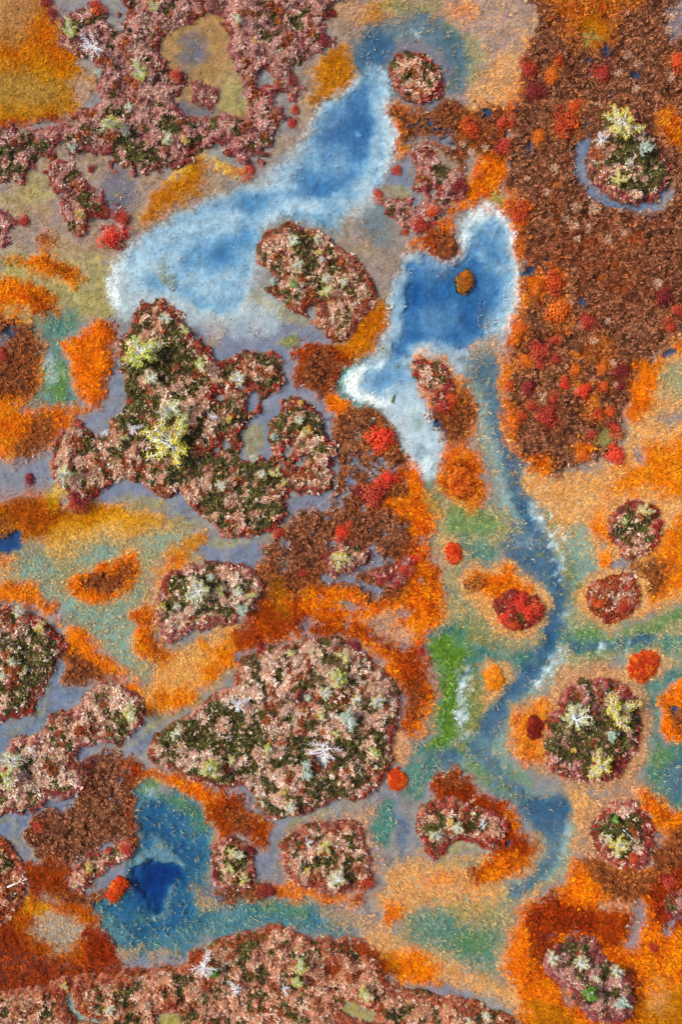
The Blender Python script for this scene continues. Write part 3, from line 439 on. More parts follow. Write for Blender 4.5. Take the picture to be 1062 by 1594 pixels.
poly('redrust', [(130,1440),(165,1445),(178,1480),(180,1505),(140,1510),(125,1480)], 12, 4, .8); poly('rust', [(-20,1440),(20,1440),(60,1485),(110,1500),(180,1505),(260,1500),(310,1480),(370,1452),(430,1438),(500,1455),(560,1465),(600,1500),(560,1530),(-20,1560)], 12, 5, .95, c=[(110,45,25),(95,42,28),(145,60,25)])
poly('pondsilt', [(52,1432),(80,1424),(120,1430),(132,1444),(112,1478),(82,1472),(58,1456)], 18, 4, .7, .8, sed=.7, d=.2, tc=[(225,190,140),(200,190,150)])
poly('dteal', [(208,1225),(222,1212),(250,1228),(292,1240),(320,1280),(332,1320),(326,1372),(348,1394),(420,1398),(480,1402),(520,1418),(565,1440),(548,1456),(480,1446),(430,1440),(370,1450),(320,1458),(290,1478),(240,1494),(192,1484),(176,1456),(160,1432),(140,1412),(160,1400),(192,1388),(196,1350),(212,1322),(222,1306),(212,1270)], 10, 4, 1, .8, c=[(105,150,156),(96,142,150),(125,158,152)], d=.5)
poly('pond', [(222,1250),(262,1250),(300,1275),(318,1320),(312,1380),(300,1420),(270,1450),(220,1462),(185,1440),(170,1415),(196,1400),(200,1360),(216,1325),(224,1300)], 22, 5, 1, d=.9)
blob('green', 235, 1228, 20, 14, 10, 14, 4, .85); line('green', [(262,1240),(292,1262),(312,1290)], 9, 14, 4, .6); blob('pale', 232, 1236, 8, 8, 0, 12, 4, .5); blob('pond', 245, 1280, 26, 22, 0, 22, 5, .7, d=.85); blob('green', 215, 1428, 10, 8, 0, 10, 3, .4)
poly('pondsilt', [(205,1360),(215,1335),(235,1318),(250,1308),(262,1322),(280,1335),(290,1352),(280,1360),(262,1345),(230,1342),(216,1362)], 7, 6, .75, 1.2); line('pondsilt', [(268,1376),(262,1400),(252,1420),(240,1428)], 6, 5, 4, .7, 1.2); blob('pondsilt', 287, 1350, 10, 6, 40, 5, 3, .9)
poly('navy', [(208,1356),(224,1347),(240,1342),(258,1346),(270,1342),(282,1350),(284,1362),(272,1374),(260,1390),(252,1408),(245,1428),(234,1416),(222,1398),(210,1378)], 3, 4, 1, 1)
poly('peach', [(300,1400),(312,1380),(335,1385),(350,1400),(345,1412),(312,1420)], 14, 5, .7); line('straw', [(362,1402),(430,1405),(500,1410)], 4, 12, 5, .6); line('green', [(400,1414),(440,1418),(480,1424)], 8, 14, 4, .6); poly('peach', [(490,1408),(560,1420),(590,1440),(560,1455),(520,1440)], 16, 5, .7)
blob('bluehole', 345, 1395, 12, 6, 10, 6, 2, .7); line('peach', [(190,1484),(220,1478),(230,1490),(270,1480)], 6, 8, 3, .8); poly('purple', [(325,1370),(345,1385),(330,1395),(318,1385)], 6, 2, .7)
poly('brown2', [(340,1385),(390,1372),(430,1380),(440,1392),(400,1400),(360,1402)], 10, 4, .95); poly('orange', [(425,1378),(460,1372),(530,1388),(560,1400),(520,1408),(440,1398)], 10, 4, .8, c=[(170,85,35),(180,100,60)]); blob('redrust', 560, 1400, 14, 8, 20, 10, 4, .6)
for q_ in ([(534,1568),(548,1558),(560,1568),(584,1572),(580,1590),(556,1584),(538,1578)], [(245,1582),(262,1574),(280,1580),(276,1610),(250,1612)]): poly('olive', q_, 30, 3, 1, c=[(185,165,80),(165,145,70)])
line('teal', [(104,1545),(112,1565),(130,1582),(160,1592)], 12, 12, 3, .9)
# straw rim of pool D on the east
line('peach', [(330,1300),(334,1340),(330,1375)], 5, 10, 3, .7)

# where the dwarf shrubs stand: x, y, radius, look; each on a skirt of rusty moss
SHRUBS = [ # x, y, radius, look
 (153,18,12,'orred'),(80,20,9,'maroon'),(72,2,12,'maroon'),(277,120,12,'red'),(37,343,11,'red'),(173,367,17,'bright'),(191,340,12,'red'),(143,262,7,'maroon'),
 (454,130,12,'maroon'),(460,171,9,'red'),(456,193,9,'red'),(391,267,12,'red'),(516,23,9,'maroon'),(502,63,9,'maroon'),(591,303,11,'red'),(617,265,9,'red'),(654,350,15,'red'),(674,331,11,'orred'),(630,361,7,'red'),
 (823,109,14,'red'),(858,118,12,'orange'),(870,97,9,'orred'),(836,143,15,'maroon'),(896,165,11,'orred'),(883,192,20,'orred'),(938,115,15,'red'),(783,190,14,'red'),(783,230,15,'red'),(731,203,16,'orred'),(838,213,12,'orange'),(811,328,19,'orred'),(715,293,13,'maroon'),(1056,100,14,'orred'),(745,270,10,'orange'),
 (860,443,18,'orred'),(836,450,10,'orange'),(868,488,20,'orange'),(914,502,14,'red'),(863,528,9,'red'),(840,545,17,'red'),(866,560,9,'red'),(818,562,11,'orange'),(841,567,9,'red'),(795,600,9,'orred'),(823,603,12,'maroon'),(878,600,9,'bright'),(909,610,12,'bright'),(860,620,9,'red'),(828,633,10,'red'),(853,650,19,'red'),(800,655,15,'orange'),(811,647,9,'orred'),(956,710,16,'bright'),(960,667,13,'red'),(920,677,9,'red'),(906,707,12,'orange'),(938,603,9,'orred'),(966,600,9,'maroon'),(1033,463,14,'maroon'),(1041,510,11,'red'),(1055,485,11,'red'),(898,577,10,'orange'),(938,573,9,'orange'),(810,512,12,'orange'),(968,578,13,'maroon'),(952,640,9,'orred'),(932,646,9,'orred'),
 (594,687,21,'bright'),(602,743,14,'bright'),(584,772,20,'red'),(560,765,10,'maroon'),(123,780,20,'maroon'),(48,745,11,'maroon'),(2,553,12,'red'),
 (531,827,13,'bright'),(434,830,10,'red'),(471,892,8,'red'),(407,1007,11,'maroon'),(551,1007,11,'maroon'),(656,1015,8,'red'),(630,885,11,'red'),(645,870,8,'bright'),(508,866,8,'maroon'),
 (809,940,12,'bright'),(822,952,15,'bright'),(788,962,11,'bright'),(800,972,10,'orred'),(970,945,13,'red'),(975,915,9,'red'),(930,938,10,'orred'),
 (197,1320,13,'red'),(336,1362,7,'maroon'),(417,1386,14,'maroon'),(392,1322,9,'maroon'),(1018,1474,8,'red'),(60,1284,9,'red'),(570,1372,12,'orred'),(690,634,13,'red'),(702,625,11,'orred'),(1040,1370,14,'red'),(985,1335,10,'orred')]
for (x_, y_, w_, k_) in SHRUBS:
    if samp0(x_, y_) > .03: blob('rust' if k_ in ('maroon', 'red') else 'orange', x_, y_, w_ * 1.15, w_ * 1.1, 0, w_ * .9, 4, .3, 1)
# flecks: foam and pale algae along the banks, small flecks of open water in the heath, moss crumbs in the shallows
def dots(preset, pts, spread, n, r0, r1, seed, alpha=.8, **over):
    r_ = np.random.default_rng(seed); P = smooth_poly(pts, 6, False)
    for k in range(n):
        p = P[r_.integers(0, len(P))] + r_.normal(0, spread, 2)
        if preset in ('rust', 'orange') and not (.03 < samp0(p[0], p[1])): continue
        blob(preset, p[0], p[1], r_.uniform(r0, r1), r_.uniform(r0, r1), r_.uniform(0, 180), 2.5, 1.5, alpha, 1, **over)
dots('white', [(828,788),(845,818),(862,842),(874,875),(878,905)], 8, 60, 1, 3.2, 1, .9)
dots('olgreen', [(850,800),(872,850),(888,880),(885,910),(895,960)], 12, 40, 2, 5, 2, .8)
dots('white', [(885,1008),(866,1028),(850,1045),(838,1075)], 6, 40, 1, 3, 3, .85)
dots('white', [(722,1030),(724,1062),(716,1095),(722,1130),(708,1155)], 6, 46, 1, 3.5, 4, .85)
dots('olgreen', [(735,1040),(748,1070),(745,1110),(728,1145),(705,1160)], 10, 40, 2, 5, 5, .85)
dots('vgreen', [(700,1000),(705,1040),(700,1090),(712,1130),(685,1158)], 14, 40, 2, 6, 6, .7)
dots('green', [(905,985),(960,992),(1020,978)], 10, 36, 2, 5, 7, .6); dots('white', [(930,1008),(956,1000),(990,995)], 8, 16, 1, 2.6, 8, .7)
dots('olgreen', [(740,965),(765,1000),(800,1008),(840,1000)], 10, 30, 2, 5, 9, .6); dots('vgreen', [(735,1190),(765,1212),(790,1235)], 8, 20, 2, 5, 10, .6)
dots('lav', [(420,860),(480,815),(560,800),(620,830)], 22, 26, 1.5, 4, 11, .85); dots('lav', [(545,660),(580,700),(560,750),(530,780)], 16, 22, 1.5, 4, 12, .85)
dots('bluehole', [(830,150),(900,120),(960,90),(1020,120)], 22, 18, 1, 3, 13, .7); dots('bluehole', [(640,185),(690,200),(740,215)], 14, 16, 1.2, 3.2, 14, .8); dots('rust', [(830,330),(900,420),(960,300),(1010,420)], 45, 40, 3, 8, 15, .5)
dots('orange', [(830,330),(850,420),(880,560),(930,640)], 35, 24, 3, 7, 16, .6); dots('lav', [(80,1260),(130,1230),(170,1200),(180,1290)], 22, 16, 1.5, 4, 17, .8); dots('dteal', [(600,1340),(680,1380),(760,1400)], 26, 20, 2, 5, 18, .5)
dots('lav', [(420,960),(500,965),(560,960),(620,990)], 20, 24, 2, 5, 19, .7); dots('rust', [(640,780),(660,860),(675,940),(660,1080)], 12, 26, 3, 7, 20, .6); dots('pale', [(205,400),(240,400),(280,420),(330,440)], 22, 40, 2, 5, 21, .5)
# neighbours intermingle: shoots and crumbs of one cover stray into the next
def stray(A, sig, seed):
    r_ = np.random.default_rng(seed)
    i_ = np.clip(np.rint(np.arange(shape[0])[:, None] + r_.normal(0, sig, shape)).astype(int), 0, shape[0] - 1)
    j_ = np.clip(np.rint(np.arange(shape[1])[None, :] + r_.normal(0, sig, shape)).astype(int), 0, shape[1] - 1)
    return A[i_, j_]
ch['c'] = .5 * ch['c'] + .5 * stray(ch['c'], 1.6, 1); ch['d'] = .7 * ch['d'] + .3 * stray(ch['d'], 1.2, 2)
veg = np.clip(ch['sed'] + ch['hth'], 0, 1)
spk = fbm(GX, GY, 9, 911, 3)
gr = 1 - .7 * sstep(.06, .2, ch['d'])
ch['c'] = ch['c'] * (1 + .55 * gr * (FINE - .5) + (.2 + .3 * gr) * (spk - .5))[..., None]
mixf = (np.clip(fbm(GX, GY, 6, 912, 2) * 1.6 - .55, 0, 1) * veg * .5)[..., None]
ch['c'] = ch['c'] * (1 - mixf) + ch['tc'] * mixf
# moss is patchy: rusty and sun-bleached shoots among the orange ones, dark peat between the heath
moss = sstep(.015, .05, ch['h'])
pn = np.clip(.5 + 1.25 * (.5 * fbm(GX, GY, 30, 921, 4) + .5 * fbm(GX, GY, 11, 922, 3) - .5), 0, 1)
fade = np.array([.66, .50, .46]) * (1 - pn[..., None]) + np.array([1.18, 1.22, 1.2]) * pn[..., None]
fade = 1 + (fade - 1) * moss[..., None]
ch['c'] = ch['c'] * fade; ch['tc'] = ch['tc'] * (.35 + .65 * fade)
ch['c'] = ch['c'] * (1 - .38 * np.clip(ch['hth'], 0, 1) - .12 * np.clip(ch['sed'], 0, 1))[..., None]
for k_ in ('c', 'tc'):
    lum = ch[k_].mean(-1, keepdims=True); ch[k_] = np.clip(lum + (ch[k_] - lum) * (1 + .16 * np.clip(moss - ch['hth'] * .5, 0, 1)[..., None]), 0, 1)
wet = sstep(.1, .3, ch['d'])
ch['c'] = ch['c'] * (1 + .3 * wet * (np.random.default_rng(8).random(shape) - .5) + .25 * wet * (fbm(GX, GY, 5, 931, 2) - .5))[..., None]
ch['d'] = ch['d'] * (1 + wet * (.16 * (np.random.default_rng(6).random(shape) - .5) + .35 * (fbm(GX, GY, 14, 913, 4) - .5) + .75 * (fbm(GX, GY, 46, 914, 5) - .5)))
ch['c'] = np.clip(ch['c'], 0, .92); ch['tc'] = np.clip(ch['tc'], 0, .92)
# height of the ground: water stands at z = 0
rel = (fbm(GX, GY, 9, 61, 2) - .5); rel2 = fbm(GX, GY, 40, 62, 3) - .5
dry = np.clip(1 - ch['d'] / .05, 0, 1)
tus = np.clip(fbm(GX, GY, 11, 63, 2) * 1.5 - .45, 0, 1)
GZ = ch['h'] + .17 * (tus - .35) * np.clip(ch['hth'], 0, 1) * dry + dry * (.012 + .05 * rel * (0.4 + ch['hth']) + .03 * rel2 * dry) - .25 * ch['d'] * (1 + .5 * rel2) + (1 - dry) * .008 * rel
GZ = GZ + (FINE - .5) * .022 * np.clip(ch['sed'] + ch['hth'], 0, 1) * (0.35 + .65 * dry)
PAD = 48
def padm(a): return np.pad(a, ((PAD, PAD), (PAD, PAD)) + ((0, 0),) * (a.ndim - 2), mode='reflect')
PX = np.arange(-PAD, shape[1] + PAD) * ST; PY = np.arange(-PAD, shape[0] + PAD) * ST
PGX, PGY = np.meshgrid(PX, PY)
PGZ = padm(GZ); PC = padm(ch['c'])
def wx(x): return (x - W / 2) * S
def wy(y): return (H / 2 - y) * S

# ---------------------------------------------------------------- mesh building
def make_mesh(name, V, F, col=None, smooth=False):
    V = np.ascontiguousarray(V, np.float32); F = np.ascontiguousarray(F, np.int32)
    me = bpy.data.meshes.new(name); k = F.shape[1]
    me.vertices.add(len(V)); me.vertices.foreach_set('co', V.ravel())
    me.loops.add(F.size); me.loops.foreach_set('vertex_index', F.ravel())
    me.polygons.add(len(F)); me.polygons.foreach_set('loop_start', np.arange(0, F.size, k, dtype=np.int32))
    try: me.polygons.foreach_set('loop_total', np.full(len(F), k, np.int32))
    except Exception: pass
    if smooth: me.polygons.foreach_set('use_smooth', np.ones(len(F), bool))
    if col is not None:
        a = me.color_attributes.new('tint', 'FLOAT_COLOR', 'POINT')
        c4 = np.ones((len(V), 4), np.float32); c4[:, :3] = col; a.data.foreach_set('color', c4.ravel())
    me.update(calc_edges=True); return me
def obj(name, me, mat=None, parent=None):
    o = bpy.data.objects.new(name, me); COL.objects.link(o)
    if mat is not None and me is not None and not me.materials: me.materials.append(mat)
    if parent is not None: o.parent = parent
    return o
def tag(o, label=None, cat=None, group=None, kind=None):
    if label: o['label'] = label
    if cat: o['category'] = cat
    if group: o['group'] = group
    if kind: o['kind'] = kind
    return o

# ---------------------------------------------------------------- materials
def attr_mat(name, rough=.8, spec=.15, ns=60.0, amt=.25, bump=0.0, trans=0.0):
    """colour from the growth map ('tint'), broken up by fine noise"""
    m = bpy.data.materials.new(name); m.use_nodes = True; t = m.node_tree; b = t.nodes['Principled BSDF']
    at = t.nodes.new('ShaderNodeAttribute'); at.attribute_name = 'tint'
    tc = t.nodes.new('ShaderNodeTexCoord'); nz = t.nodes.new('ShaderNodeTexNoise'); nz.inputs['Scale'].default_value = ns; nz.inputs['Detail'].default_value = 3
    mr = t.nodes.new('ShaderNodeMapRange'); mr.inputs['From Min'].default_value = .25; mr.inputs['From Max'].default_value = .75; mr.inputs['To Min'].default_value = 1 - amt; mr.inputs['To Max'].default_value = 1 + amt
    mx = t.nodes.new('ShaderNodeVectorMath'); mx.operation = 'SCALE'
    t.links.new(tc.outputs['Object'], nz.inputs['Vector']); t.links.new(nz.outputs['Fac'], mr.inputs['Value'])
    t.links.new(at.outputs['Color'], mx.inputs[0]); t.links.new(mr.outputs[0], mx.inputs['Scale'])
    t.links.new(mx.outputs[0], b.inputs['Base Color'])
    b.inputs['Roughness'].default_value = rough; b.inputs['Specular IOR Level'].default_value = spec
    if bump:
        bp = t.nodes.new('ShaderNodeBump'); bp.inputs['Strength'].default_value = bump; bp.inputs['Distance'].default_value = .05
        t.links.new(nz.outputs['Fac'], bp.inputs['Height']); t.links.new(bp.outputs[0], b.inputs['Normal'])
    return m
def flat_mat(name, c1, c2, ns=8.0, rough=.7, spec=.2):
    m = bpy.data.materials.new(name); m.use_nodes = True; t = m.node_tree; b = t.nodes['Principled BSDF']
    tc = t.nodes.new('ShaderNodeTexCoord'); nz = t.nodes.new('ShaderNodeTexNoise'); nz.inputs['Scale'].default_value = ns; nz.inputs['Detail'].default_value = 4
    cr = t.nodes.new('ShaderNodeValToRGB'); cr.color_ramp.elements[0].position = .35; cr.color_ramp.elements[1].position = .65
    cr.color_ramp.elements[0].color = (*lin(c1), 1); cr.color_ramp.elements[1].color = (*lin(c2), 1)
    t.links.new(tc.outputs['Object'], nz.inputs['Vector']); t.links.new(nz.outputs['Fac'], cr.inputs[0]); t.links.new(cr.outputs[0], b.inputs['Base Color'])
    b.inputs['Roughness'].default_value = rough; b.inputs['Specular IOR Level'].default_value = spec
    return m
M_ground = attr_mat('peat_and_moss', .9, .1, 14.0, .14, .25)
M_blade = attr_mat('dry_blades', .8, .12, 9.0, .15)
M_mound = attr_mat('hummock_moss', .9, .1, 9.0, .35, .6)
M_leaf = attr_mat('shrub_leaves', .65, .25, 20.0, .25)
M_bark = flat_mat('weathered_grey_bark', (246,249,254), (205,212,226), 6.0, .75)
M_dead = flat_mat('bleached_dead_wood', (250,252,255), (215,220,232), 6.0, .75)
M_log = flat_mat('silvery_fallen_wood', (205,200,195), (150,140,135), 8.0, .8)
M_mosslog = flat_mat('mossy_log', (120,130,60), (70,75,40), 12.0, .9)
M_stem = flat_mat('reddish_stems', (110,60,45), (70,40,35), 10.0, .8)

# water: clear over the bed, taking red and green light out with depth, mirror-smooth by Fresnel
def water_mat():
    m = bpy.data.materials.new('bog_water'); m.use_nodes = True; t = m.node_tree; t.nodes.clear()
    out = t.nodes.new('ShaderNodeOutputMaterial'); at = t.nodes.new('ShaderNodeAttribute'); at.attribute_name = 'depth'
    tr = t.nodes.new('ShaderNodeBsdfTransparent'); gl = t.nodes.new('ShaderNodeBsdfGlossy'); gl.inputs['Roughness'].default_value = .05
    fr = t.nodes.new('ShaderNodeFresnel'); fr.inputs['IOR'].default_value = 1.33
    cc = t.nodes.new('ShaderNodeCombineXYZ')
    for i, k in enumerate((1.15, .56, .24)):
        p = t.nodes.new('ShaderNodeMath'); p.operation = 'MULTIPLY'; p.inputs[1].default_value = -k
        e = t.nodes.new('ShaderNodeMath'); e.operation = 'EXPONENT'
        t.links.new(at.outputs['Fac'], p.inputs[0]); t.links.new(p.outputs[0], e.inputs[0]); t.links.new(e.outputs[0], cc.inputs[i])
    t.links.new(cc.outputs[0], tr.inputs['Color'])
    nz = t.nodes.new('ShaderNodeTexNoise'); nz.inputs['Scale'].default_value = 3.0; bp = t.nodes.new('ShaderNodeBump'); bp.inputs['Strength'].default_value = .05
    tc = t.nodes.new('ShaderNodeTexCoord'); t.links.new(tc.outputs['Object'], nz.inputs['Vector']); t.links.new(nz.outputs['Fac'], bp.inputs['Height'])
    t.links.new(bp.outputs[0], gl.inputs['Normal']); t.links.new(bp.outputs[0], fr.inputs['Normal'])
    mx = t.nodes.new('ShaderNodeMixShader'); t.links.new(fr.outputs[0], mx.inputs[0]); t.links.new(tr.outputs[0], mx.inputs[1]); t.links.new(gl.outputs[0], mx.inputs[2])
    t.links.new(mx.outputs[0], out.inputs['Surface']); return m
M_water = water_mat()

# ---------------------------------------------------------------- ground and water sheets
ny, nx = PGX.shape
idx = np.arange(ny * nx).reshape(ny, nx)
quads = np.stack([idx[1:, :-1], idx[1:, 1:], idx[:-1, 1:], idx[:-1, :-1]], -1).reshape(-1, 4)
V = np.stack([wx(PGX), wy(PGY), PGZ], -1).reshape(-1, 3)
g = obj('ground', make_mesh('ground', V, quads, PC.reshape(-1, 3), True), M_ground); tag(g, kind='structure')
y2 = (ny // 2) * 2; x2 = (nx // 2) * 2
blk = lambda A: np.stack([A[0:y2:2, 0:x2:2], A[1:y2:2, 0:x2:2], A[0:y2:2, 1:x2:2], A[1:y2:2, 1:x2:2]])
zmin = blk(PGZ).min(0); wdep = np.clip(-blk(PGZ).mean(0) / .25, 0, 3); wX = blk(PGX).mean(0); wY = blk(PGY).mean(0)
wi = np.arange(wX.size).reshape(wX.shape)
wq = np.stack([wi[1:, :-1], wi[1:, 1:], wi[:-1, 1:], wi[:-1, :-1]], -1).reshape(-1, 4)
sel = (zmin.ravel() < .002)[wq].any(1)
used = np.unique(wq[sel]); rem = np.full(wX.size, -1); rem[used] = np.arange(len(used))
WV = np.stack([wx(wX), wy(wY), np.zeros_like(wX)], -1).reshape(-1, 3)[used]; dep = wdep.ravel()[used]
wm = make_mesh('water', WV, rem[wq[sel]], None, True)
wa = wm.attributes.new('depth', 'FLOAT', 'POINT'); wa.data.foreach_set('value', dep.astype(np.float32))
tag(obj('water', wm, M_water), kind='structure')
# the bog goes on round about, as far as the horizon
def far_mat():
    m = bpy.data.materials.new('distant_bog'); m.use_nodes = True; t = m.node_tree; b = t.nodes['Principled BSDF']
    tc = t.nodes.new('ShaderNodeTexCoord'); nz = t.nodes.new('ShaderNodeTexNoise'); nz.inputs['Scale'].default_value = .14; nz.inputs['Detail'].default_value = 12; nz.inputs['Roughness'].default_value = .75
    cr = t.nodes.new('ShaderNodeValToRGB'); e = cr.color_ramp.elements
    e[0].position = .36; e[0].color = (*lin((120,130,150)), 1); e[1].position = .68; e[1].color = (*lin((100,60,45)), 1)
    for p, c in ((.42, (150,120,95)), (.5, (150,85,35)), (.58, (120,62,32))):
        q = e.new(p); q.color = (*lin(c), 1)
    t.links.new(tc.outputs['Object'], nz.inputs['Vector']); t.links.new(nz.outputs['Fac'], cr.inputs[0]); t.links.new(cr.outputs[0], b.inputs['Base Color']); b.inputs['Roughness'].default_value = .9
    return m
ix0, ix1, iy0, iy1 = wx(PX[0]) + .2, wx(PX[-1]) - .2, wy(PY[-1]) + .2, wy(PY[0]) - .2
R = 4000.0; zz = -.12
ov = [(-R,-R,zz),(R,-R,zz),(R,R,zz),(-R,R,zz),(ix0,iy0,zz),(ix1,iy0,zz),(ix1,iy1,zz),(ix0,iy1,zz)]
om = bpy.data.meshes.new('terrain'); om.from_pydata(ov, [], [(0,1,5,4),(1,2,6,5),(2,3,7,6),(3,0,4,7)])
tag(obj('terrain', om, far_mat()), kind='structure')

# top surface (ground or mound) for standing things on
TOP = GZ.copy()
def samp(A, x, y):
    i = np.clip(np.rint(np.asarray(y) / ST).astype(int), 0, shape[0] - 1); j = np.clip(np.rint(np.asarray(x) / ST).astype(int), 0, shape[1] - 1)
    return A[i, j]

# ---------------------------------------------------------------- blades: many thin bent leaves in one mesh
def blades(X, Y, Z, az, tilt, L, wd, col, bent=True, droop=.35):
    """root positions (map units for X, Y), azimuth, tilt from vertical, length and width in metres, colour per blade"""
    n = len(X); x = wx(X); y = wy(Y)
    dx, dy = np.cos(az), np.sin(az); px, py = -dy, dx
    st, ct = np.sin(tilt), np.cos(tilt)
    if bent:
        V = np.empty((n, 5, 3))
        h = wd / 2; mx, my, mz = x + dx * st * L * .55, y + dy * st * L * .55, Z + ct * L * .55
        t2 = np.minimum(tilt + droop, 2.0)
        tx, ty, tz = mx + dx * np.sin(t2) * L * .45, my + dy * np.sin(t2) * L * .45, mz + np.cos(t2) * L * .45
        V[:, 0] = np.stack([x - px * h * .7, y - py * h * .7, Z], 1); V[:, 1] = np.stack([x + px * h * .7, y + py * h * .7, Z], 1)
        V[:, 2] = np.stack([mx - px * h, my - py * h, mz], 1); V[:, 3] = np.stack([mx + px * h, my + py * h, mz], 1)
        V[:, 4] = np.stack([tx, ty, tz], 1)
        b = (np.arange(n) * 5)[:, None]
        F = np.concatenate([b + [0, 1, 3], b + [0, 3, 2], b + [2, 3, 4]], 1).reshape(-1, 3)
        return V.reshape(-1, 3), F, np.repeat(col, 5, 0)
    V = np.empty((n, 3, 3)); h = wd / 2
    V[:, 0] = np.stack([x - px * h, y - py * h, Z], 1); V[:, 1] = np.stack([x + px * h, y + py * h, Z], 1)
    V[:, 2] = np.stack([x + dx * st * L, y + dy * st * L, Z + ct * L], 1)
    return V.reshape(-1, 3), np.arange(n * 3).reshape(-1, 3), np.repeat(col, 3, 0)
def leaves(P, N, size, col, r):
    """small leaf quads at world points P facing roughly N"""
    n = len(P); N = N + r.normal(0, .55, (n, 3)); N /= np.linalg.norm(N, axis=1, keepdims=True) + 1e-9
    A = np.cross(N, r.normal(0, 1, (n, 3))); A /= np.linalg.norm(A, axis=1, keepdims=True) + 1e-9
    B = np.cross(N, A); s = size[:, None]
    V = np.stack([P - A * s, P - B * s * .55, P + A * s, P + B * s * .55], 1)
    b = (np.arange(n) * 4)[:, None]
    return V.reshape(-1, 3), np.concatenate([b + [0, 1, 2], b + [0, 2, 3]], 1).reshape(-1, 3), np.repeat(col, 4, 0)
def join(parts):
    V, F, C = [], [], []; o = 0
    for v, f, c in parts:
        V.append(v); F.append(f + o); C.append(c); o += len(v)
    return np.concatenate(V), np.concatenate(F), np.concatenate(C)
def jitter(col, r, a=.22, hue=.06):
    n = len(col); return np.clip(col * r.uniform(1 - a, 1 + a, (n, 1)) * r.uniform(1 - hue, 1 + hue, (n, 3)), 0, .95)

# ---------------------------------------------------------------- hummocks
# key: (outline, short name used in labels, label, height, style)
# style: t = share of pale tufts, g = dark green, r = rust, rim = rim width, rc = rim colours, tone = tuft palette
TONES = {
 'tan':  [(160,108,86),(190,140,114),(206,160,134),(222,182,158),(234,200,178),(240,216,200)],
 'pink': [(120,76,68),(154,106,94),(178,130,116),(198,152,138),(218,178,162),(226,192,178)],
 'white':[(172,122,102),(200,156,134),(220,186,164),(234,206,188),(242,224,212)],
 'peach':[(158,94,70),(184,124,96),(208,156,128),(222,178,150),(234,200,176)],
}
RIMS = {
 'red':    [(172,36,36),(140,30,36),(195,58,44),(112,28,34)],
 'maroon': [(140,38,48),(112,32,42),(165,60,62),(180,90,90)],
 'rust':   [(170,62,26),(140,46,28),(190,88,40)],
 'mixed':  [(140,38,34),(165,60,34),(115,34,36),(180,80,50)],
}
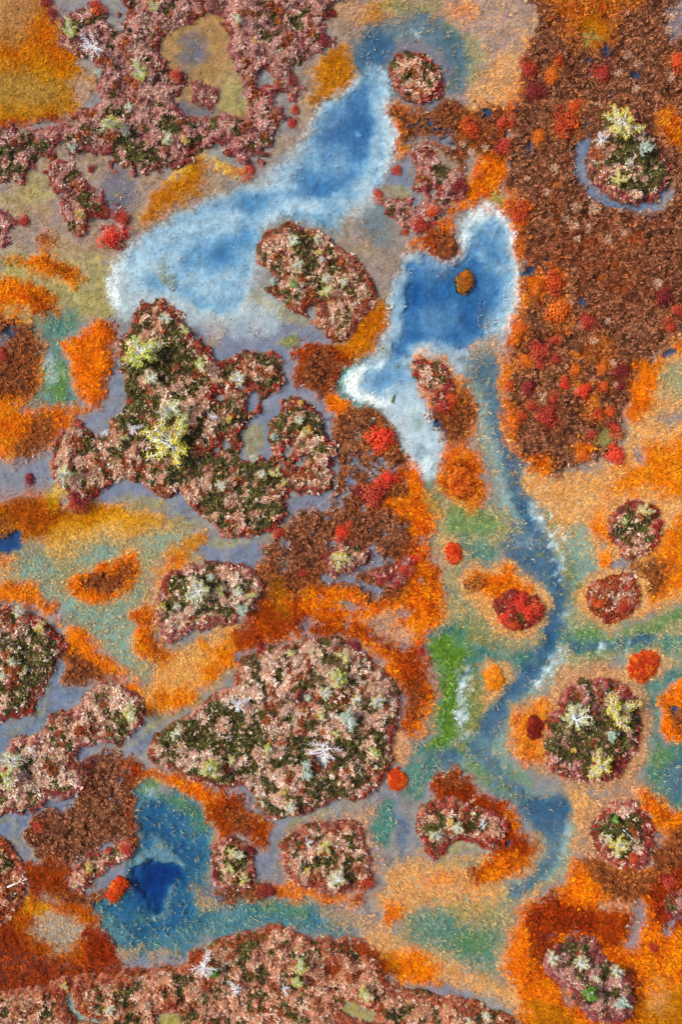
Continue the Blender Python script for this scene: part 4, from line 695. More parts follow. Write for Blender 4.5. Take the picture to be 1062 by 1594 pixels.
HUM = {
 'nw': ([(88,28),(115,22),(150,6),(165,22),(168,48),(184,42),(190,10),(185,-25),(345,-25),(522,-25),(523,15),(511,40),(513,60),(500,74),(478,82),(464,92),(456,112),(465,132),(458,152),(440,166),(444,190),(430,206),(421,232),(406,252),(390,246),(372,252),(348,242),(330,226),(306,236),(294,252),(275,257),(256,269),(240,273),(222,266),(200,266),(184,260),(170,246),(150,240),(125,246),(110,240),(86,226),(75,240),(62,250),(50,270),(36,292),(20,285),(0,286),(-45,286),(-45,196),(0,202),(40,197),(85,190),(120,191),(126,175),(146,160),(156,140),(158,124),(146,100),(130,86),(100,80),(92,64)],
   'sprawling pink heath hummock', 'sprawling pink heath hummock filling the top left, wrapped round an olive pool', .42, dict(g=.13, r=.12, rim=4, rc='maroon', tone='pink', rag=1)),
 'finger': ([(76,252),(96,245),(116,258),(131,275),(150,290),(166,310),(178,326),(188,324),(199,338),(198,357),(186,376),(172,383),(158,370),(156,354),(168,345),(158,340),(142,345),(136,366),(120,371),(106,356),(98,330),(90,306),(80,286)],
   'ragged pink finger hummock', 'ragged pink finger hummock hooked round a puddle, red shrubs at its tip', .32, dict(g=.12, r=.12, rim=5, rc='red', tone='pink', rag=.8)),
 'clump': ([(300,142),(298,128),(308,124),(318,136),(332,136),(343,148),(342,165),(328,175),(312,168),(304,156)],
   'small pink clump', 'small pink heath clump standing alone in the olive pool', .25, dict(g=.03, r=.08, rim=4, rc='maroon', tone='pink', rag=.4)),
 'edgeleft': ([(-40,332),(0,330),(16,334),(24,348),(16,362),(12,380),(-2,388),(-40,385)],
   'small pink edge clump', 'small pink heath clump cut by the left edge, near a round red shrub', .25, dict(g=.05, r=.05, rim=6, rc='maroon', tone='pink')),
 'rtop': ([(603,112),(611,96),(636,81),(660,84),(680,104),(693,130),(686,151),(665,161),(640,159),(622,143),(606,126)],
   'round top hummock', 'small round hummock beside the neck of the upper blue pool', .34, dict(g=.22, r=.22, rim=8, rc='red', tone='tan')),
 'ring': ([(640,234),(661,225),(686,235),(692,255),(709,262),(723,285),(718,310),(700,322),(682,342),(660,352),(640,358),(627,348),(606,340),(599,322),(608,307),(636,311),(648,320),(655,300),(645,282),(652,265),(641,250)],
   'C-shaped pink hummock', 'C-shaped pink hummock between the two blue pools', .32, dict(g=.08, r=.10, rim=5, rc='red', tone='pink', rag=.7)),
 'mid': ([(400,391),(407,370),(428,355),(450,345),(476,355),(506,365),(531,385),(561,410),(579,435),(586,460),(576,480),(561,500),(546,525),(525,533),(510,526),(504,514),(480,505),(474,488),(454,480),(430,466),(411,456),(411,445),(424,440),(414,420),(402,406)],
   'oval hummock in the pool', 'oval red-rimmed hummock lying at the mouth of the upper blue pool', .42, dict(g=.24, r=.16, rim=9, rc='mixed', tone='tan')),
 'moat': ([(915,250),(920,225),(930,205),(945,182),(965,168),(990,175),(1006,200),(1021,216),(1031,240),(1041,270),(1036,295),(1015,315),(985,319),(955,310),(934,295),(918,280)],
   'moated hummock', 'dark green pine hummock half ringed by a lavender moat on the brown heath', .5, dict(g=.42, r=.14, rim=7, rc='maroon', tone='tan')),
 'cross': ([(234,468),(254,465),(270,475),(286,495),(300,515),(316,540),(335,558),(354,561),(376,555),(395,546),(415,545),(432,555),(441,575),(438,596),(421,612),(406,630),(398,648),(384,664),(374,690),(378,712),(410,712),(424,700),(420,668),(432,640),(446,626),(466,622),(486,630),(498,645),(506,665),(516,688),(523,702),(518,730),(512,760),(490,772),(460,766),(450,772),(446,792),(439,811),(420,826),(398,837),(370,838),(340,828),(311,800),(291,780),(280,766),(256,771),(240,765),(224,757),(205,748),(185,745),(166,756),(150,770),(138,786),(112,780),(95,766),(84,745),(80,720),(85,690),(100,665),(118,652),(140,664),(155,675),(169,666),(180,640),(201,620),(196,600),(190,580),(180,556),(186,530),(200,510),(210,486)],
   'cross-shaped hummock', 'largest hummock, cross-shaped with big pines, below the upper blue pool', .5, dict(g=.34, r=.2, rim=5, rc='red', tone='tan', rag=.5)),
 'bar': ([(642,568),(655,561),(676,563),(696,575),(704,595),(706,625),(694,636),(675,633),(665,610),(650,590)],
   'small hummock at the lower pool', 'small red-rimmed hummock on the lower shore of the right blue pool', .3, dict(g=.28, r=.2, rim=8, rc='red', tone='tan')),
 'leftround': ([(-45,940),(0,939),(20,944),(50,955),(76,970),(95,985),(101,1005),(97,1021),(86,1031),(80,1046),(66,1070),(58,1096),(40,1115),(10,1123),(-45,1130)],
   'round hummock on the left edge', 'half-round hummock with a dark red upper rim, cut by the left edge', .45, dict(g=.3, r=.2, rim=8, rc='red', tone='white')),
 'slope': ([(128,1078),(150,1060),(180,1065),(205,1076),(221,1090),(228,1110),(222,1130),(200,1146),(190,1161),(170,1154),(146,1160),(130,1160),(119,1170),(118,1181),(130,1195),(136,1215),(115,1236),(80,1241),(60,1256),(30,1266),(0,1269),(-45,1272),(-45,1195),(0,1187),(14,1160),(22,1149),(60,1139),(76,1115),(110,1101),(124,1092)],
   'long boot-shaped hummock', 'long boot-shaped pink hummock sloping down to the left edge', .4, dict(g=.14, r=.14, rim=6, rc='maroon', tone='white')),
 'oval': ([(245,940),(250,915),(265,890),(285,880),(320,876),(355,878),(385,882),(400,895),(409,915),(403,936),(386,946),(368,964),(338,975),(310,980),(295,985),(280,993),(267,1001),(255,996),(247,980),(242,960)],
   'oval hummock ringed with orange', 'oval pale hummock ringed with orange moss, right of the teal basin', .42, dict(g=.26, r=.12, rim=8, rc='maroon', tone='white')),
 'tiny': ([(503,866),(515,850),(545,841),(570,849),(577,862),(561,878),(541,890),(520,894),(507,883)],
   'tiny heath hummock', 'tiny pink hummock with one yellow pine in the middle of the brown heath', .26, dict(g=.12, r=.1, rim=7, rc='maroon', tone='tan')),
 'wedge': ([(563,895),(590,885),(615,878),(635,864),(642,875),(637,900),(615,913),(595,911),(578,904)],
   'maroon wedge hummock', 'maroon wedge-shaped hummock with red shrubs at its right end', .24, dict(g=.03, r=.12, rim=9, rc='red', tone='pink')),
 'big': ([(370,1040),(375,1025),(400,1010),(430,1003),(460,998),(490,990),(515,988),(540,995),(565,1010),(586,1030),(606,1048),(619,1070),(623,1100),(616,1130),(611,1170),(605,1200),(591,1225),(570,1239),(540,1245),(512,1250),(490,1262),(460,1270),(430,1273),(405,1262),(395,1245),(386,1226),(375,1218),(345,1225),(310,1215),(280,1206),(255,1196),(234,1184),(229,1162),(240,1145),(265,1130),(300,1106),(330,1082),(358,1065)],
   'great central hummock', 'great pear-shaped pale hummock just below the centre, dotted with small pines', .55, dict(g=.30, r=.12, rim=5, rc='mixed', tone='white')),
 'rim_r': ([(945,825),(950,800),(965,785),(990,777),(1012,782),(1027,800),(1031,825),(1023,850),(1000,866),(975,869),(955,850)],
   'round hummock in the orange meadow', 'round red-rimmed hummock in the orange meadow by the right edge', .38, dict(g=.28, r=.2, rim=9, rc='red', tone='tan')),
 'redm': ([(910,925),(919,908),(945,895),(976,892),(991,905),(995,930),(981,955),(955,969),(930,963),(914,945)],
   'rust-red mound', 'rust-red shrub mound with pale tufts at its heart, right of the channel', .3, dict(g=.04, r=.55, rim=14, rc='rust', tone='white')),
 'redl': ([(770,938),(790,921),(828,922),(846,945),(836,970),(811,984),(786,976),(771,957)],
   'scarlet shrub mound', 'scarlet and rust shrub mound on the left bank of the channel', .28, dict(g=.06, r=.75, rim=14, rc='red', tone='peach', few=1)),
 'round_r': ([(847,1150),(855,1120),(870,1095),(881,1075),(905,1060),(940,1054),(970,1064),(989,1085),(996,1115),(999,1140),(991,1170),(975,1196),(950,1213),(915,1218),(880,1211),(855,1191),(846,1170)],
   'big round pine hummock', 'big round red-rimmed hummock with three white pines, right of the channel fork', .5, dict(g=.40, r=.2, rim=9, rc='red', tone='pink')),
 'smallL': ([(112,1356),(120,1340),(140,1326),(165,1318),(180,1309),(200,1307),(209,1320),(204,1338),(186,1341),(165,1355),(146,1366),(131,1381),(115,1381),(109,1370)],
   'bean-shaped pink hummock', 'small bean-shaped pink hummock left of the dark pool', .28, dict(g=.1, r=.1, rim=7, rc='red', tone='tan')),
 'edge2': ([(-45,1298),(0,1300),(20,1320),(35,1345),(42,1370),(36,1400),(20,1420),(0,1440),(-45,1450)],
   'rusty hummock on the left edge', 'rusty hummock cut by the left edge with a bleached log across it', .3, dict(g=.18, r=.4, rim=9, rc='rust', tone='peach')),
 'bottom': ([(-45,1548),(0,1540),(60,1532),(110,1517),(180,1512),(250,1507),(308,1496),(322,1471),(370,1455),(430,1445),(470,1456),(530,1471),(578,1488),(600,1520),(640,1538),(700,1550),(760,1566),(830,1600),(840,1645),(-45,1645)],
   'wide bottom hummock', 'wide peach heath hummock running along the bottom edge', .42, dict(g=.12, r=.14, rim=8, rc='rust', tone='peach')),
 'pool': ([(330,1332),(335,1311),(355,1300),(376,1310),(391,1325),(396,1345),(391,1375),(370,1386),(345,1381),(334,1366)],
   'small pine hummock by the dark pool', 'small dark hummock crowded with yellow pines on the dark pool\'s right bank', .34, dict(g=.3, r=.18, rim=6, rc='maroon', tone='tan')),
 'loaf': ([(437,1326),(440,1308),(455,1292),(480,1280),(515,1277),(545,1274),(563,1290),(571,1310),(579,1330),(581,1360),(566,1376),(545,1385),(520,1391),(500,1386),(475,1379),(455,1369),(442,1350)],
   'loaf-shaped hummock', 'loaf-shaped pink hummock below the great central one', .42, dict(g=.16, r=.16, rim=9, rc='mixed', tone='tan')),
 'kidney': ([(650,1281),(652,1262),(670,1245),(695,1238),(720,1240),(745,1254),(762,1262),(781,1270),(791,1290),(776,1310),(760,1319),(740,1310),(720,1310),(700,1319),(685,1331),(665,1326),(652,1306)],
   'kidney-shaped hummock', 'kidney-shaped red-capped hummock inside a rust horseshoe', .38, dict(g=.24, r=.16, rim=9, rc='red', tone='tan')),
 'disc': ([(921,1300),(925,1275),(940,1255),(965,1245),(990,1250),(1008,1265),(1018,1290),(1016,1320),(1005,1346),(985,1351),(960,1343),(935,1325)],
   'small disc hummock', 'small disc-shaped dark hummock below the big round pine hummock', .36, dict(g=.34, r=.2, rim=8, rc='red', tone='white')),
 'se': ([(847,1500),(855,1480),(875,1460),(900,1452),(920,1460),(936,1485),(960,1500),(981,1520),(986,1550),(986,1576),(961,1591),(930,1591),(905,1576),(890,1546),(870,1531),(851,1516)],
   'lower right pine hummock', 'mauve hummock with several small pines near the bottom right corner', .4, dict(g=.22, r=.08, rim=7, rc='maroon', tone='pink')),
 'cornerR': ([(1028,1405),(1042,1388),(1062,1378),(1100,1372),(1100,1425),(1062,1428),(1040,1425)],
   'red hummock on the right edge', 'small red and pink hummock cut by the right edge', .28, dict(g=.06, r=.3, rim=9, rc='red', tone='pink')),
}
# water gaps inside hummocks
GAPS = {
 'nw': [[(245,60),(270,46),(300,31),(335,26),(350,45),(357,75),(363,95),(380,140),(389,165),(382,187),(352,182),(330,180),(290,178),(276,165),(281,146),(288,125),(280,114),(262,100),(250,85)], [(345,222),(356,214),(362,222),(350,232)], [(400,118),(420,112),(425,128),(405,130)], [(428,150),(445,148),(440,165),(425,165)]],
 'cross': [[(388,612),(404,614),(396,632),(384,640)], [(372,588),(380,600),(370,606)], [(440,700),(452,694),(456,704),(444,712)], [(465,712),(478,708),(474,724),(462,726)], [(350,682),(358,690),(350,698)], [(432,718),(444,722),(438,734)], [(340,615),(350,618),(346,625),(338,622)], [(330,698),(340,700),(336,706)]],
 'big': [[(468,1080),(482,1078),(484,1090),(470,1092)], [(494,1176),(512,1178),(508,1190),(496,1190)]],
 'bottom': [[(534,1568),(548,1558),(560,1568),(584,1572),(580,1590),(556,1584),(538,1578)], [(245,1582),(262,1574),(280,1580),(276,1610),(250,1612)], [(100,1546),(112,1542),(116,1566),(130,1580),(160,1588),(140,1594),(112,1580)], [(510,1506),(522,1496),(530,1508),(516,1516)]],
 'finger': [[(126,250),(138,256),(134,272),(124,262)], [(160,345),(172,338),(178,346),(166,352)]],
 'mid': [[(478,482),(490,478),(494,496),(482,502)]],
 'ring': [[(668,300),(676,296),(676,306)]],
}
DULL = {'tan': [(138,86,64),(110,64,50),(160,106,82)], 'pink': [(108,62,56),(84,48,44),(132,82,72)], 'white': [(142,98,80),(118,74,60),(165,122,102)], 'peach': [(140,80,58),(116,62,48),(165,102,78)]}
DG = [(72,76,26),(48,52,22),(100,98,38),(38,40,22),(104,74,32),(124,114,56),(60,46,28)]
DR = [(140,60,26),(168,82,34),(108,48,28),(185,105,50)]
BASES = {'tan': (150,106,84), 'pink': (146,98,92), 'white': (158,118,98), 'peach': (156,104,80)}
# darker hearts of crowberry and wet moss
CORE = {'cross': [(245,575,48),(235,655,46),(290,720,40)], 'round_r': [(922,1140,46)], 'moat': [(965,235,34)], 'disc': [(967,1292,26)], 'se': [(922,1545,18),(970,1565,14)], 'leftround': [(45,1020,36)], 'mid': [(480,400,26)], 'oval': [(300,915,30)], 'big': [(330,1150,46),(520,1080,36)], 'kidney': [(690,1285,20)], 'rim_r': [(985,820,18)], 'pool': [(362,1345,20)]}
HSD = {}           # key -> distance functions for later
hum_top = {}
CNT = [0]
def build_hummock(key, seed):
    outline, short, label, hh, st = HUM[key]
    P = smooth_poly(outline, 4)
    gaps = [smooth_poly(q, 3) for q in GAPS.get(key, [])]
    r = np.random.default_rng(seed)
    def sdist(X, Y):
        w = (fbm(X, Y, 20, seed, 3) - .5) * (9 + 9 * st.get('rag', 0)) + (vnoise(X, Y, 7, seed + 3) - .5) * (6 + 8 * st.get('rag', 0))
        d = sd_poly(X, Y, P) + w
        for q in gaps: d = np.maximum(d, -(sd_poly(X, Y, q) + w * .6))
        return d
    x0, y0 = P.min(0) - 8; x1, y1 = P.max(0) + 8
    step = 3.0
    X, Y = np.meshgrid(np.arange(x0, x1 + step, step), np.arange(y0, y1 + step, step))
    D = sdist(X, Y)
    gz = samp(GZ, X, Y)
    lump = fbm(X, Y, 26, seed + 9, 3) - .5; fine = r.random(X.shape) - .5
    prof = 1 - np.exp(-np.clip(-D, 0, None) / 7.0)
    swell = .65 * fbm(X, Y, 13, seed + 21, 3) + .35 * fbm(X, Y, 60, seed + 23, 2)
    swell = swell - .5 + .6 * (fbm(X, Y, 12, seed + 43, 3) - .5)
    Z = np.where(D > 0, np.minimum(gz, 0) - .05 - .03 * np.clip(D, 0, 6), np.maximum(gz, -.02) + prof * np.maximum(hh * (.75 + .6 * lump) + .38 * swell, .06) + fine * .06 * prof)
    ny_, nx_ = X.shape; ii = np.arange(ny_ * nx_).reshape(ny_, nx_)
    Q = np.stack([ii[1:, :-1], ii[1:, 1:], ii[:-1, 1:], ii[:-1, :-1]], -1).reshape(-1, 4)
    keep = (D.ravel()[Q] < 2.5).any(1); Q = Q[keep]
    us = np.unique(Q); rm = np.full(ny_ * nx_, -1); rm[us] = np.arange(len(us))
    # cover map
    def cover(xx, yy):
        a = .65 * fbm(xx, yy, 13, seed + 21, 3) + .35 * fbm(xx, yy, 60, seed + 23, 2); b = fbm(xx, yy, 15, seed + 22, 3)
        for (qx, qy, qr) in CORE.get(key, []): a = a - .30 * np.exp(-((xx - qx) ** 2 + (yy - qy) ** 2) / (qr * qr))
        return a, b
    a, b = cover(X, Y)
    base = np.array(lin(BASES[st['tone']])); gcol = lin(DG[0]); rcol = lin(DR[0])
    C = np.broadcast_to(base, X.shape + (3,)).copy()
    gq, rq = np.quantile(a[D < 0], min(st['g'] * 1.35 + .04, .62)), np.quantile(b[D < 0], st['r'] * 1.25)
    C[a < gq + .02] = lin((70, 66, 34)); C[(b < rq) & (a >= gq)] = lin((105, 52, 28))
    C *= (.7 + .6 * r.random(X.shape))[..., None]
    ox, oy = wx(P[:, 0].mean()), wy(P[:, 1].mean())
    root = bpy.data.objects.new('hummock', None); COL.objects.link(root); root.location = (ox, oy, 0)
    tag(root, label, 'hummock', 'hummocks of the bog'); root.empty_display_size = .3
    off = np.array([ox, oy, 0])
    Vm = np.stack([wx(X), wy(Y), Z], -1).reshape(-1, 3)[us] - off
    obj('mound', make_mesh('mound', Vm, rm[Q], C.reshape(-1, 3)[us], True), M_mound, root)
    # record top surface
    sl = bbox_slice(P, 4)
    if sl:
        Dg = sdist(GX[sl], GY[sl]); pg = 1 - np.exp(-np.clip(-Dg, 0, None) / 7.0)
        lg = fbm(GX[sl], GY[sl], 26, seed + 9, 3) - .5
        TOP[sl] = np.where(Dg < 0, np.maximum(TOP[sl], np.maximum(GZ[sl], -.02) + pg * hh * (.75 + .6 * lg)), TOP[sl])
        HMASK[sl] |= Dg < 0
    def top(xx, yy):
        i = np.clip(((yy - y0) / step).astype(int), 0, ny_ - 1); j = np.clip(((xx - x0) / step).astype(int), 0, nx_ - 1)
        return Z[i, j]
    # scatter on a jittered grid
    sp = 3.5
    xs, ys = np.meshgrid(np.arange(x0, x1, sp), np.arange(y0, y1, sp))
    xs = (xs + r.uniform(-.6, .6, xs.shape) * sp).ravel(); ys = (ys + r.uniform(-.6, .6, ys.shape) * sp).ravel()
    d = sdist(xs, ys); k = (d < 0) & (xs > -30) & (xs < W + 30) & (ys > -30) & (ys < H + 30); xs, ys, d = xs[k], ys[k], d[k]
    a, b = cover(xs, ys)
    rimw = 2.5 + st['rim'] * (.12 + 1.9 * fbm(xs, ys, 34, seed + 31, 2))
    u = r.random(len(xs))
    is_rim = (-d < rimw) & (u < .72)
    is_g = ~is_rim & ((a < gq) & (u < .8))
    is_r = ~is_rim & ~is_g & ((b < rq) & (u < .8))
    is_t = ~is_rim & ~is_g & ~is_r
    lich = is_t & (r.random(len(xs)) < .10 + .10 * (fbm(xs, ys, 30, seed + 61, 2) > .55))
    is_t &= ~lich
    if st.get('few'): is_t &= u < .35
    zt = top(xs, ys)
    lean = 2.3          # prevailing lie of the dead leaves: to the lower right
    # pale tufts
    n = int(is_t.sum())
    if n:
        B = 7
        size = .11 + .13 * r.random(n)
        pal = np.array([lin(c) for c in TONES[st['tone']]])
        patch = fbm(xs[is_t], ys[is_t], 13, seed + 41, 3)
        dull = np.array([lin(c) for c in DULL[st['tone']]])
        ci = np.clip((patch * .5 + r.random(n) * .5) * len(pal), 0, len(pal) - 1).astype(int)
        isd = (fbm(xs[is_t], ys[is_t], 12, seed + 43, 3) + r.normal(0, .12, n)) < (.36 if st['tone'] == 'pink' else .26)
        base_c = np.where(isd[:, None], dull[r.integers(0, len(dull), n)], pal[ci])
        tcol = jitter(base_c, r, .2, .05)
        X_ = np.repeat(xs[is_t], B) + r.normal(0, 1.1, n * B); Y_ = np.repeat(ys[is_t], B) + r.normal(0, 1.1, n * B)
        Z_ = np.repeat(zt[is_t], B) - .03
        laid = (fbm(xs[is_t], ys[is_t], 22, seed + 51, 2) - .5) * 7.0 - .8
        az = np.repeat(laid, B) + r.normal(0, .62, n * B)
        v = blades(X_, Y_, Z_, az, r.uniform(.35, 1.3, n * B), np.repeat(size, B) * r.uniform(.7, 1.25, n * B), r.uniform(.035, .065, n * B), jitter(np.repeat(tcol, B, 0), r, .2, .04), True, .5)
        v[0][:] -= off; CNT[0] += len(v[1])
        tag(obj('pale_tufts', make_mesh('pale_tufts', *v), M_blade, root), kind='stuff')
    def clump(mask, pal, name, nl, sz, hgt, spread, mat=M_leaf, kind='stuff'):
        n = int(mask.sum())
        if not n: return
        pal = np.array([lin(c) for c in pal])
        cc = jitter(pal[r.integers(0, len(pal), n)], r, .2, .06)
        cx = np.repeat(wx(xs[mask]), nl); cy = np.repeat(wy(ys[mask]), nl); cz = np.repeat(zt[mask], nl)
        q = r.normal(0, 1, (n * nl, 3)); q[:, 2] = np.abs(q[:, 2]); q /= np.linalg.norm(q, axis=1, keepdims=True)
        rad = spread * r.uniform(.5, 1.1, n * nl)[:, None]
        hs = np.repeat(hgt * r.uniform(.6, 1.3, n), nl)
        Pp = np.stack([cx + q[:, 0] * rad[:, 0], cy + q[:, 1] * rad[:, 0], cz + q[:, 2] * hs], 1)
        v = leaves(Pp, q + [0, 0, .5], sz * r.uniform(.7, 1.3, n * nl), jitter(np.repeat(cc, nl, 0), r, .25, .08), r)
        v[0][:] -= off; CNT[0] += len(v[1])
        tag(obj(name, make_mesh(name, *v), mat, root), kind=kind)
    clump(is_g, DG, 'crowberry_and_moss', 9, .055, .18, .14)
    clump(lich, [(236,232,214),(224,216,170),(206,206,120),(232,226,220),(190,190,110)] if st['tone'] != 'pink' else [(224,205,198),(214,190,180),(200,190,140)], 'lichen', 8, .04, .12, .09)
    clump(is_r, DR, 'rusty_heath', 9, .05, .18, .13)
    clump(is_rim, RIMS[st['rc']], 'heath_rim', 11, .046, .2, .13)
    hum_top[key] = root
HMASK = np.zeros(shape, bool)
for i_, key_ in enumerate(HUM): build_hummock(key_, 1000 + 37 * i_)

# ---------------------------------------------------------------- moss cushions: little islands of moss with a rim in the water
def cushion(outline, label, pal, hh, seed, cover='moss', pal2=None, cat='moss cushion', nm='moss_cushion'):
    P = smooth_poly(outline, 4); r = np.random.default_rng(seed)
    ox, oy = wx(P[:, 0].mean()), wy(P[:, 1].mean()); off = np.array([ox, oy, 0])
    x0, y0 = P.min(0) - 6; x1, y1 = P.max(0) + 6; step = 2.0
    X, Y = np.meshgrid(np.arange(x0, x1 + step, step), np.arange(y0, y1 + step, step))
    def sdist(X, Y): return sd_poly(X, Y, P) + (fbm(X, Y, 10, seed, 3) - .5) * 7 + (vnoise(X, Y, 3, seed + 5) - .5) * 5
    D = sdist(X, Y); gz = samp(GZ, X, Y); prof = 1 - np.exp(-np.clip(-D, 0, None) / 5.0)
    Z = np.where(D > 0, np.minimum(gz, 0) - .05 - .03 * np.clip(D, 0, 5), np.maximum(gz, -.01) + prof * hh + (r.random(X.shape) - .5) * .03 * prof)
    ny_, nx_ = X.shape; ii = np.arange(ny_ * nx_).reshape(ny_, nx_)
    Q = np.stack([ii[1:, :-1], ii[1:, 1:], ii[:-1, 1:], ii[:-1, :-1]], -1).reshape(-1, 4); Q = Q[(D.ravel()[Q] < 2).any(1)]
    us = np.unique(Q); rm = np.full(ny_ * nx_, -1); rm[us] = np.arange(len(us))
    pl = np.array([lin(c) for c in pal])
    C = pl[np.clip((fbm(X, Y, 10, seed + 1, 2) * len(pl)).astype(int), 0, len(pl) - 1)] * (.55 + .4 * r.random(X.shape))[..., None]
    root = bpy.data.objects.new(nm, None); COL.objects.link(root); root.location = (ox, oy, 0); tag(root, label, cat)
    Vm = np.stack([wx(X), wy(Y), Z], -1).reshape(-1, 3)[us] - off
    obj('mound', make_mesh('mound', Vm, rm[Q], C.reshape(-1, 3)[us], True), M_mound, root)
    sp = 2.6; xs, ys = np.meshgrid(np.arange(x0, x1, sp), np.arange(y0, y1, sp))
    xs = (xs + r.uniform(-.6, .6, xs.shape) * sp).ravel(); ys = (ys + r.uniform(-.6, .6, ys.shape) * sp).ravel()
    d = sdist(xs, ys); k = d < 1; xs, ys, d = xs[k], ys[k], d[k]
    core = (-d > 6 + 4 * r.random(len(xs)))
    p2 = np.array([lin(c) for c in (pal2 or pal)])
    n = len(xs); B = 6
    cc = np.where(core[:, None], p2[r.integers(0, len(p2), n)], pl[r.integers(0, len(pl), n)])
    mo = fbm(xs, ys, 9, seed + 8, 3)[:, None]; cc = cc * (np.array([.5, .42, .5]) * (1 - mo) + np.array([1.2, 1.35, 1.3]) * mo)
    i = np.clip(((ys - y0) / step).astype(int), 0, ny_ - 1); j = np.clip(((xs - x0) / step).astype(int), 0, nx_ - 1)
    v = blades(np.repeat(xs, B) + r.normal(0, .8, n * B), np.repeat(ys, B) + r.normal(0, .8, n * B), np.repeat(Z[i, j], B) - .02, r.uniform(0, 6.3, n * B), r.uniform(.2, 1.2, n * B), r.uniform(.08, .2, n * B), r.uniform(.02, .045, n * B), jitter(np.repeat(cc, B, 0), r, .25, .06), False)
    v[0][:] -= off; CNT[0] += len(v[1])
    tag(obj('moss_blades', make_mesh('moss_blades', *v), M_blade, root), kind='stuff')
    sl = bbox_slice(P, 4)
    if sl: HMASK[sl] |= sdist(GX[sl], GY[sl]) < 0
OR = [(245,150,30),(230,120,20),(250,170,50)]; BR = [(140,70,30),(110,55,32),(165,90,40)]; RD = [(210,70,20),(190,50,22),(235,110,25)]
def ell(x, y, rx, ry, rot=0):
    t = np.linspace(0, 2 * np.pi, 13)[:-1]; a = math.radians(rot)
    return [(x + rx * math.cos(q) * math.cos(a) - ry * math.sin(q) * math.sin(a), y + rx * math.cos(q) * math.sin(a) + ry * math.sin(q) * math.cos(a)) for q in t]
cushion(ell(724, 438, 14, 18, 15), 'tiny rust moss islet alone in the right blue pool', [(190,105,30),(165,85,28),(140,110,40)], .12, 3001, pal2=[(205,110,25),(150,72,28),(190,90,25)])
cushion(ell(770, 1056, 17, 22, 8), 'bright orange moss cushion beside the channel, below the scarlet mound', OR, .14, 3002, pal2=[(252,160,30),(240,135,25)])
cushion([(975,1042),(988,1020),(1014,1009),(1028,1024),(1025,1045),(1002,1062),(986,1056)], 'orange-red moss cushion above right of the big round pine hummock', RD, .16, 3003, pal2=[(225,90,20),(170,50,22),(150,70,35)])
cushion(ell(831, 1132, 14, 20, 10), 'dark maroon moss cushion pressed against the big round pine hummock\'s left side', [(125,30,24),(100,26,24),(150,45,22)], .18, 3004)
cushion([(170,1378),(184,1362),(196,1367),(197,1386),(182,1404),(167,1406)], 'fiery orange moss cushion jutting into the dark pool from the left', RD, .18, 3005, pal2=[(225,85,18),(200,60,18),(240,120,25)])
cushion(ell(618, 1213, 15, 17, 0), 'round orange-red moss cushion touching the great central hummock\'s lower right', RD, .16, 3006, pal2=[(215,80,20),(190,60,20)])
cushion(ell(705, 860, 13, 18, -10), 'small scarlet moss cushion alone on the green flats', [(225,75,25),(205,45,25),(240,110,40)], .2, 3007, pal2=[(215,50,25),(180,40,28)])
cushion(ell(718, 752, 22, 22, 0), 'red-brown moss cushion in the orange below the right blue pool', [(220,110,25),(190,70,20),(235,130,35)], .14, 3008, pal2=[(170,50,20),(140,45,22),(200,75,25)])
cushion(ell(697, 385, 16, 17, 0), 'small brown moss cushion on the shore between the pools', [(150,85,45),(120,65,40),(180,100,50)], .14, 3009, pal2=BR)

# ---------------------------------------------------------------- sedge and heath over the ground (nobody could count it)
for (x_, y_, w_, k_) in SHRUBS: HMASK |= (GX - x_) ** 2 + (GY - y_) ** 2 < (w_ * .85) ** 2
def growth(name, label, cat, chan, per, B, Lr, wr, tl, bent, mat, seed):
    r = np.random.default_rng(seed)
    dens = ch[chan] * np.where(HMASK, 0, 1)
    p = dens / per * ST * ST
    cnt = r.poisson(p); ii, jj = np.nonzero(cnt); k = cnt[ii, jj]; ii = np.repeat(ii, k); jj = np.repeat(jj, k); n = len(ii)
    x = jj * ST + r.uniform(-.5, .5, n) * ST; y = ii * ST + r.uniform(-.5, .5, n) * ST
    iq = np.clip(np.rint(ii + r.normal(0, 1.6, n)).astype(int), 0, shape[0] - 1); jq = np.clip(np.rint(jj + r.normal(0, 1.6, n)).astype(int), 0, shape[1] - 1)
    c = ch['tc'][iq, jq]; z = np.maximum(GZ[ii, jj], -.03)
    c = jitter(c, r, .32, .07)
    X = np.repeat(x, B) + r.normal(0, 1.2, n * B); Y = np.repeat(y, B) + r.normal(0, .9, n * B)
    if chan == 'hth':      # each tussock leans its own way
        azz = np.repeat(r.uniform(0, 2 * np.pi, n), B) + r.normal(0, .8, n * B)
    else: azz = r.uniform(0, 2 * np.pi, n * B)
    v = blades(X, Y, np.repeat(z, B) - .01, azz, r.uniform(*tl, n * B), r.uniform(*Lr, n * B), r.uniform(*wr, n * B), jitter(np.repeat(c, B, 0), r, .2, .05), bent, .5)
    CNT[0] += len(v[1]); 
    o = obj(name, make_mesh(name, *v), mat); tag(o, label, cat, kind='stuff')
growth('sedge', 'thin dry sedge in straw and orange over the wet moss', 'sedge', 'sed', 14.5, 4, (.15, .38), (.022, .044), (.5, 1.45), False, M_blade, 71)
growth('heath', 'low brown and rust heath tussocks carpeting the drier peat', 'heath', 'hth', 20, 7, (.10, .22), (.035, .06), (.2, 1.25), True, M_blade, 72)

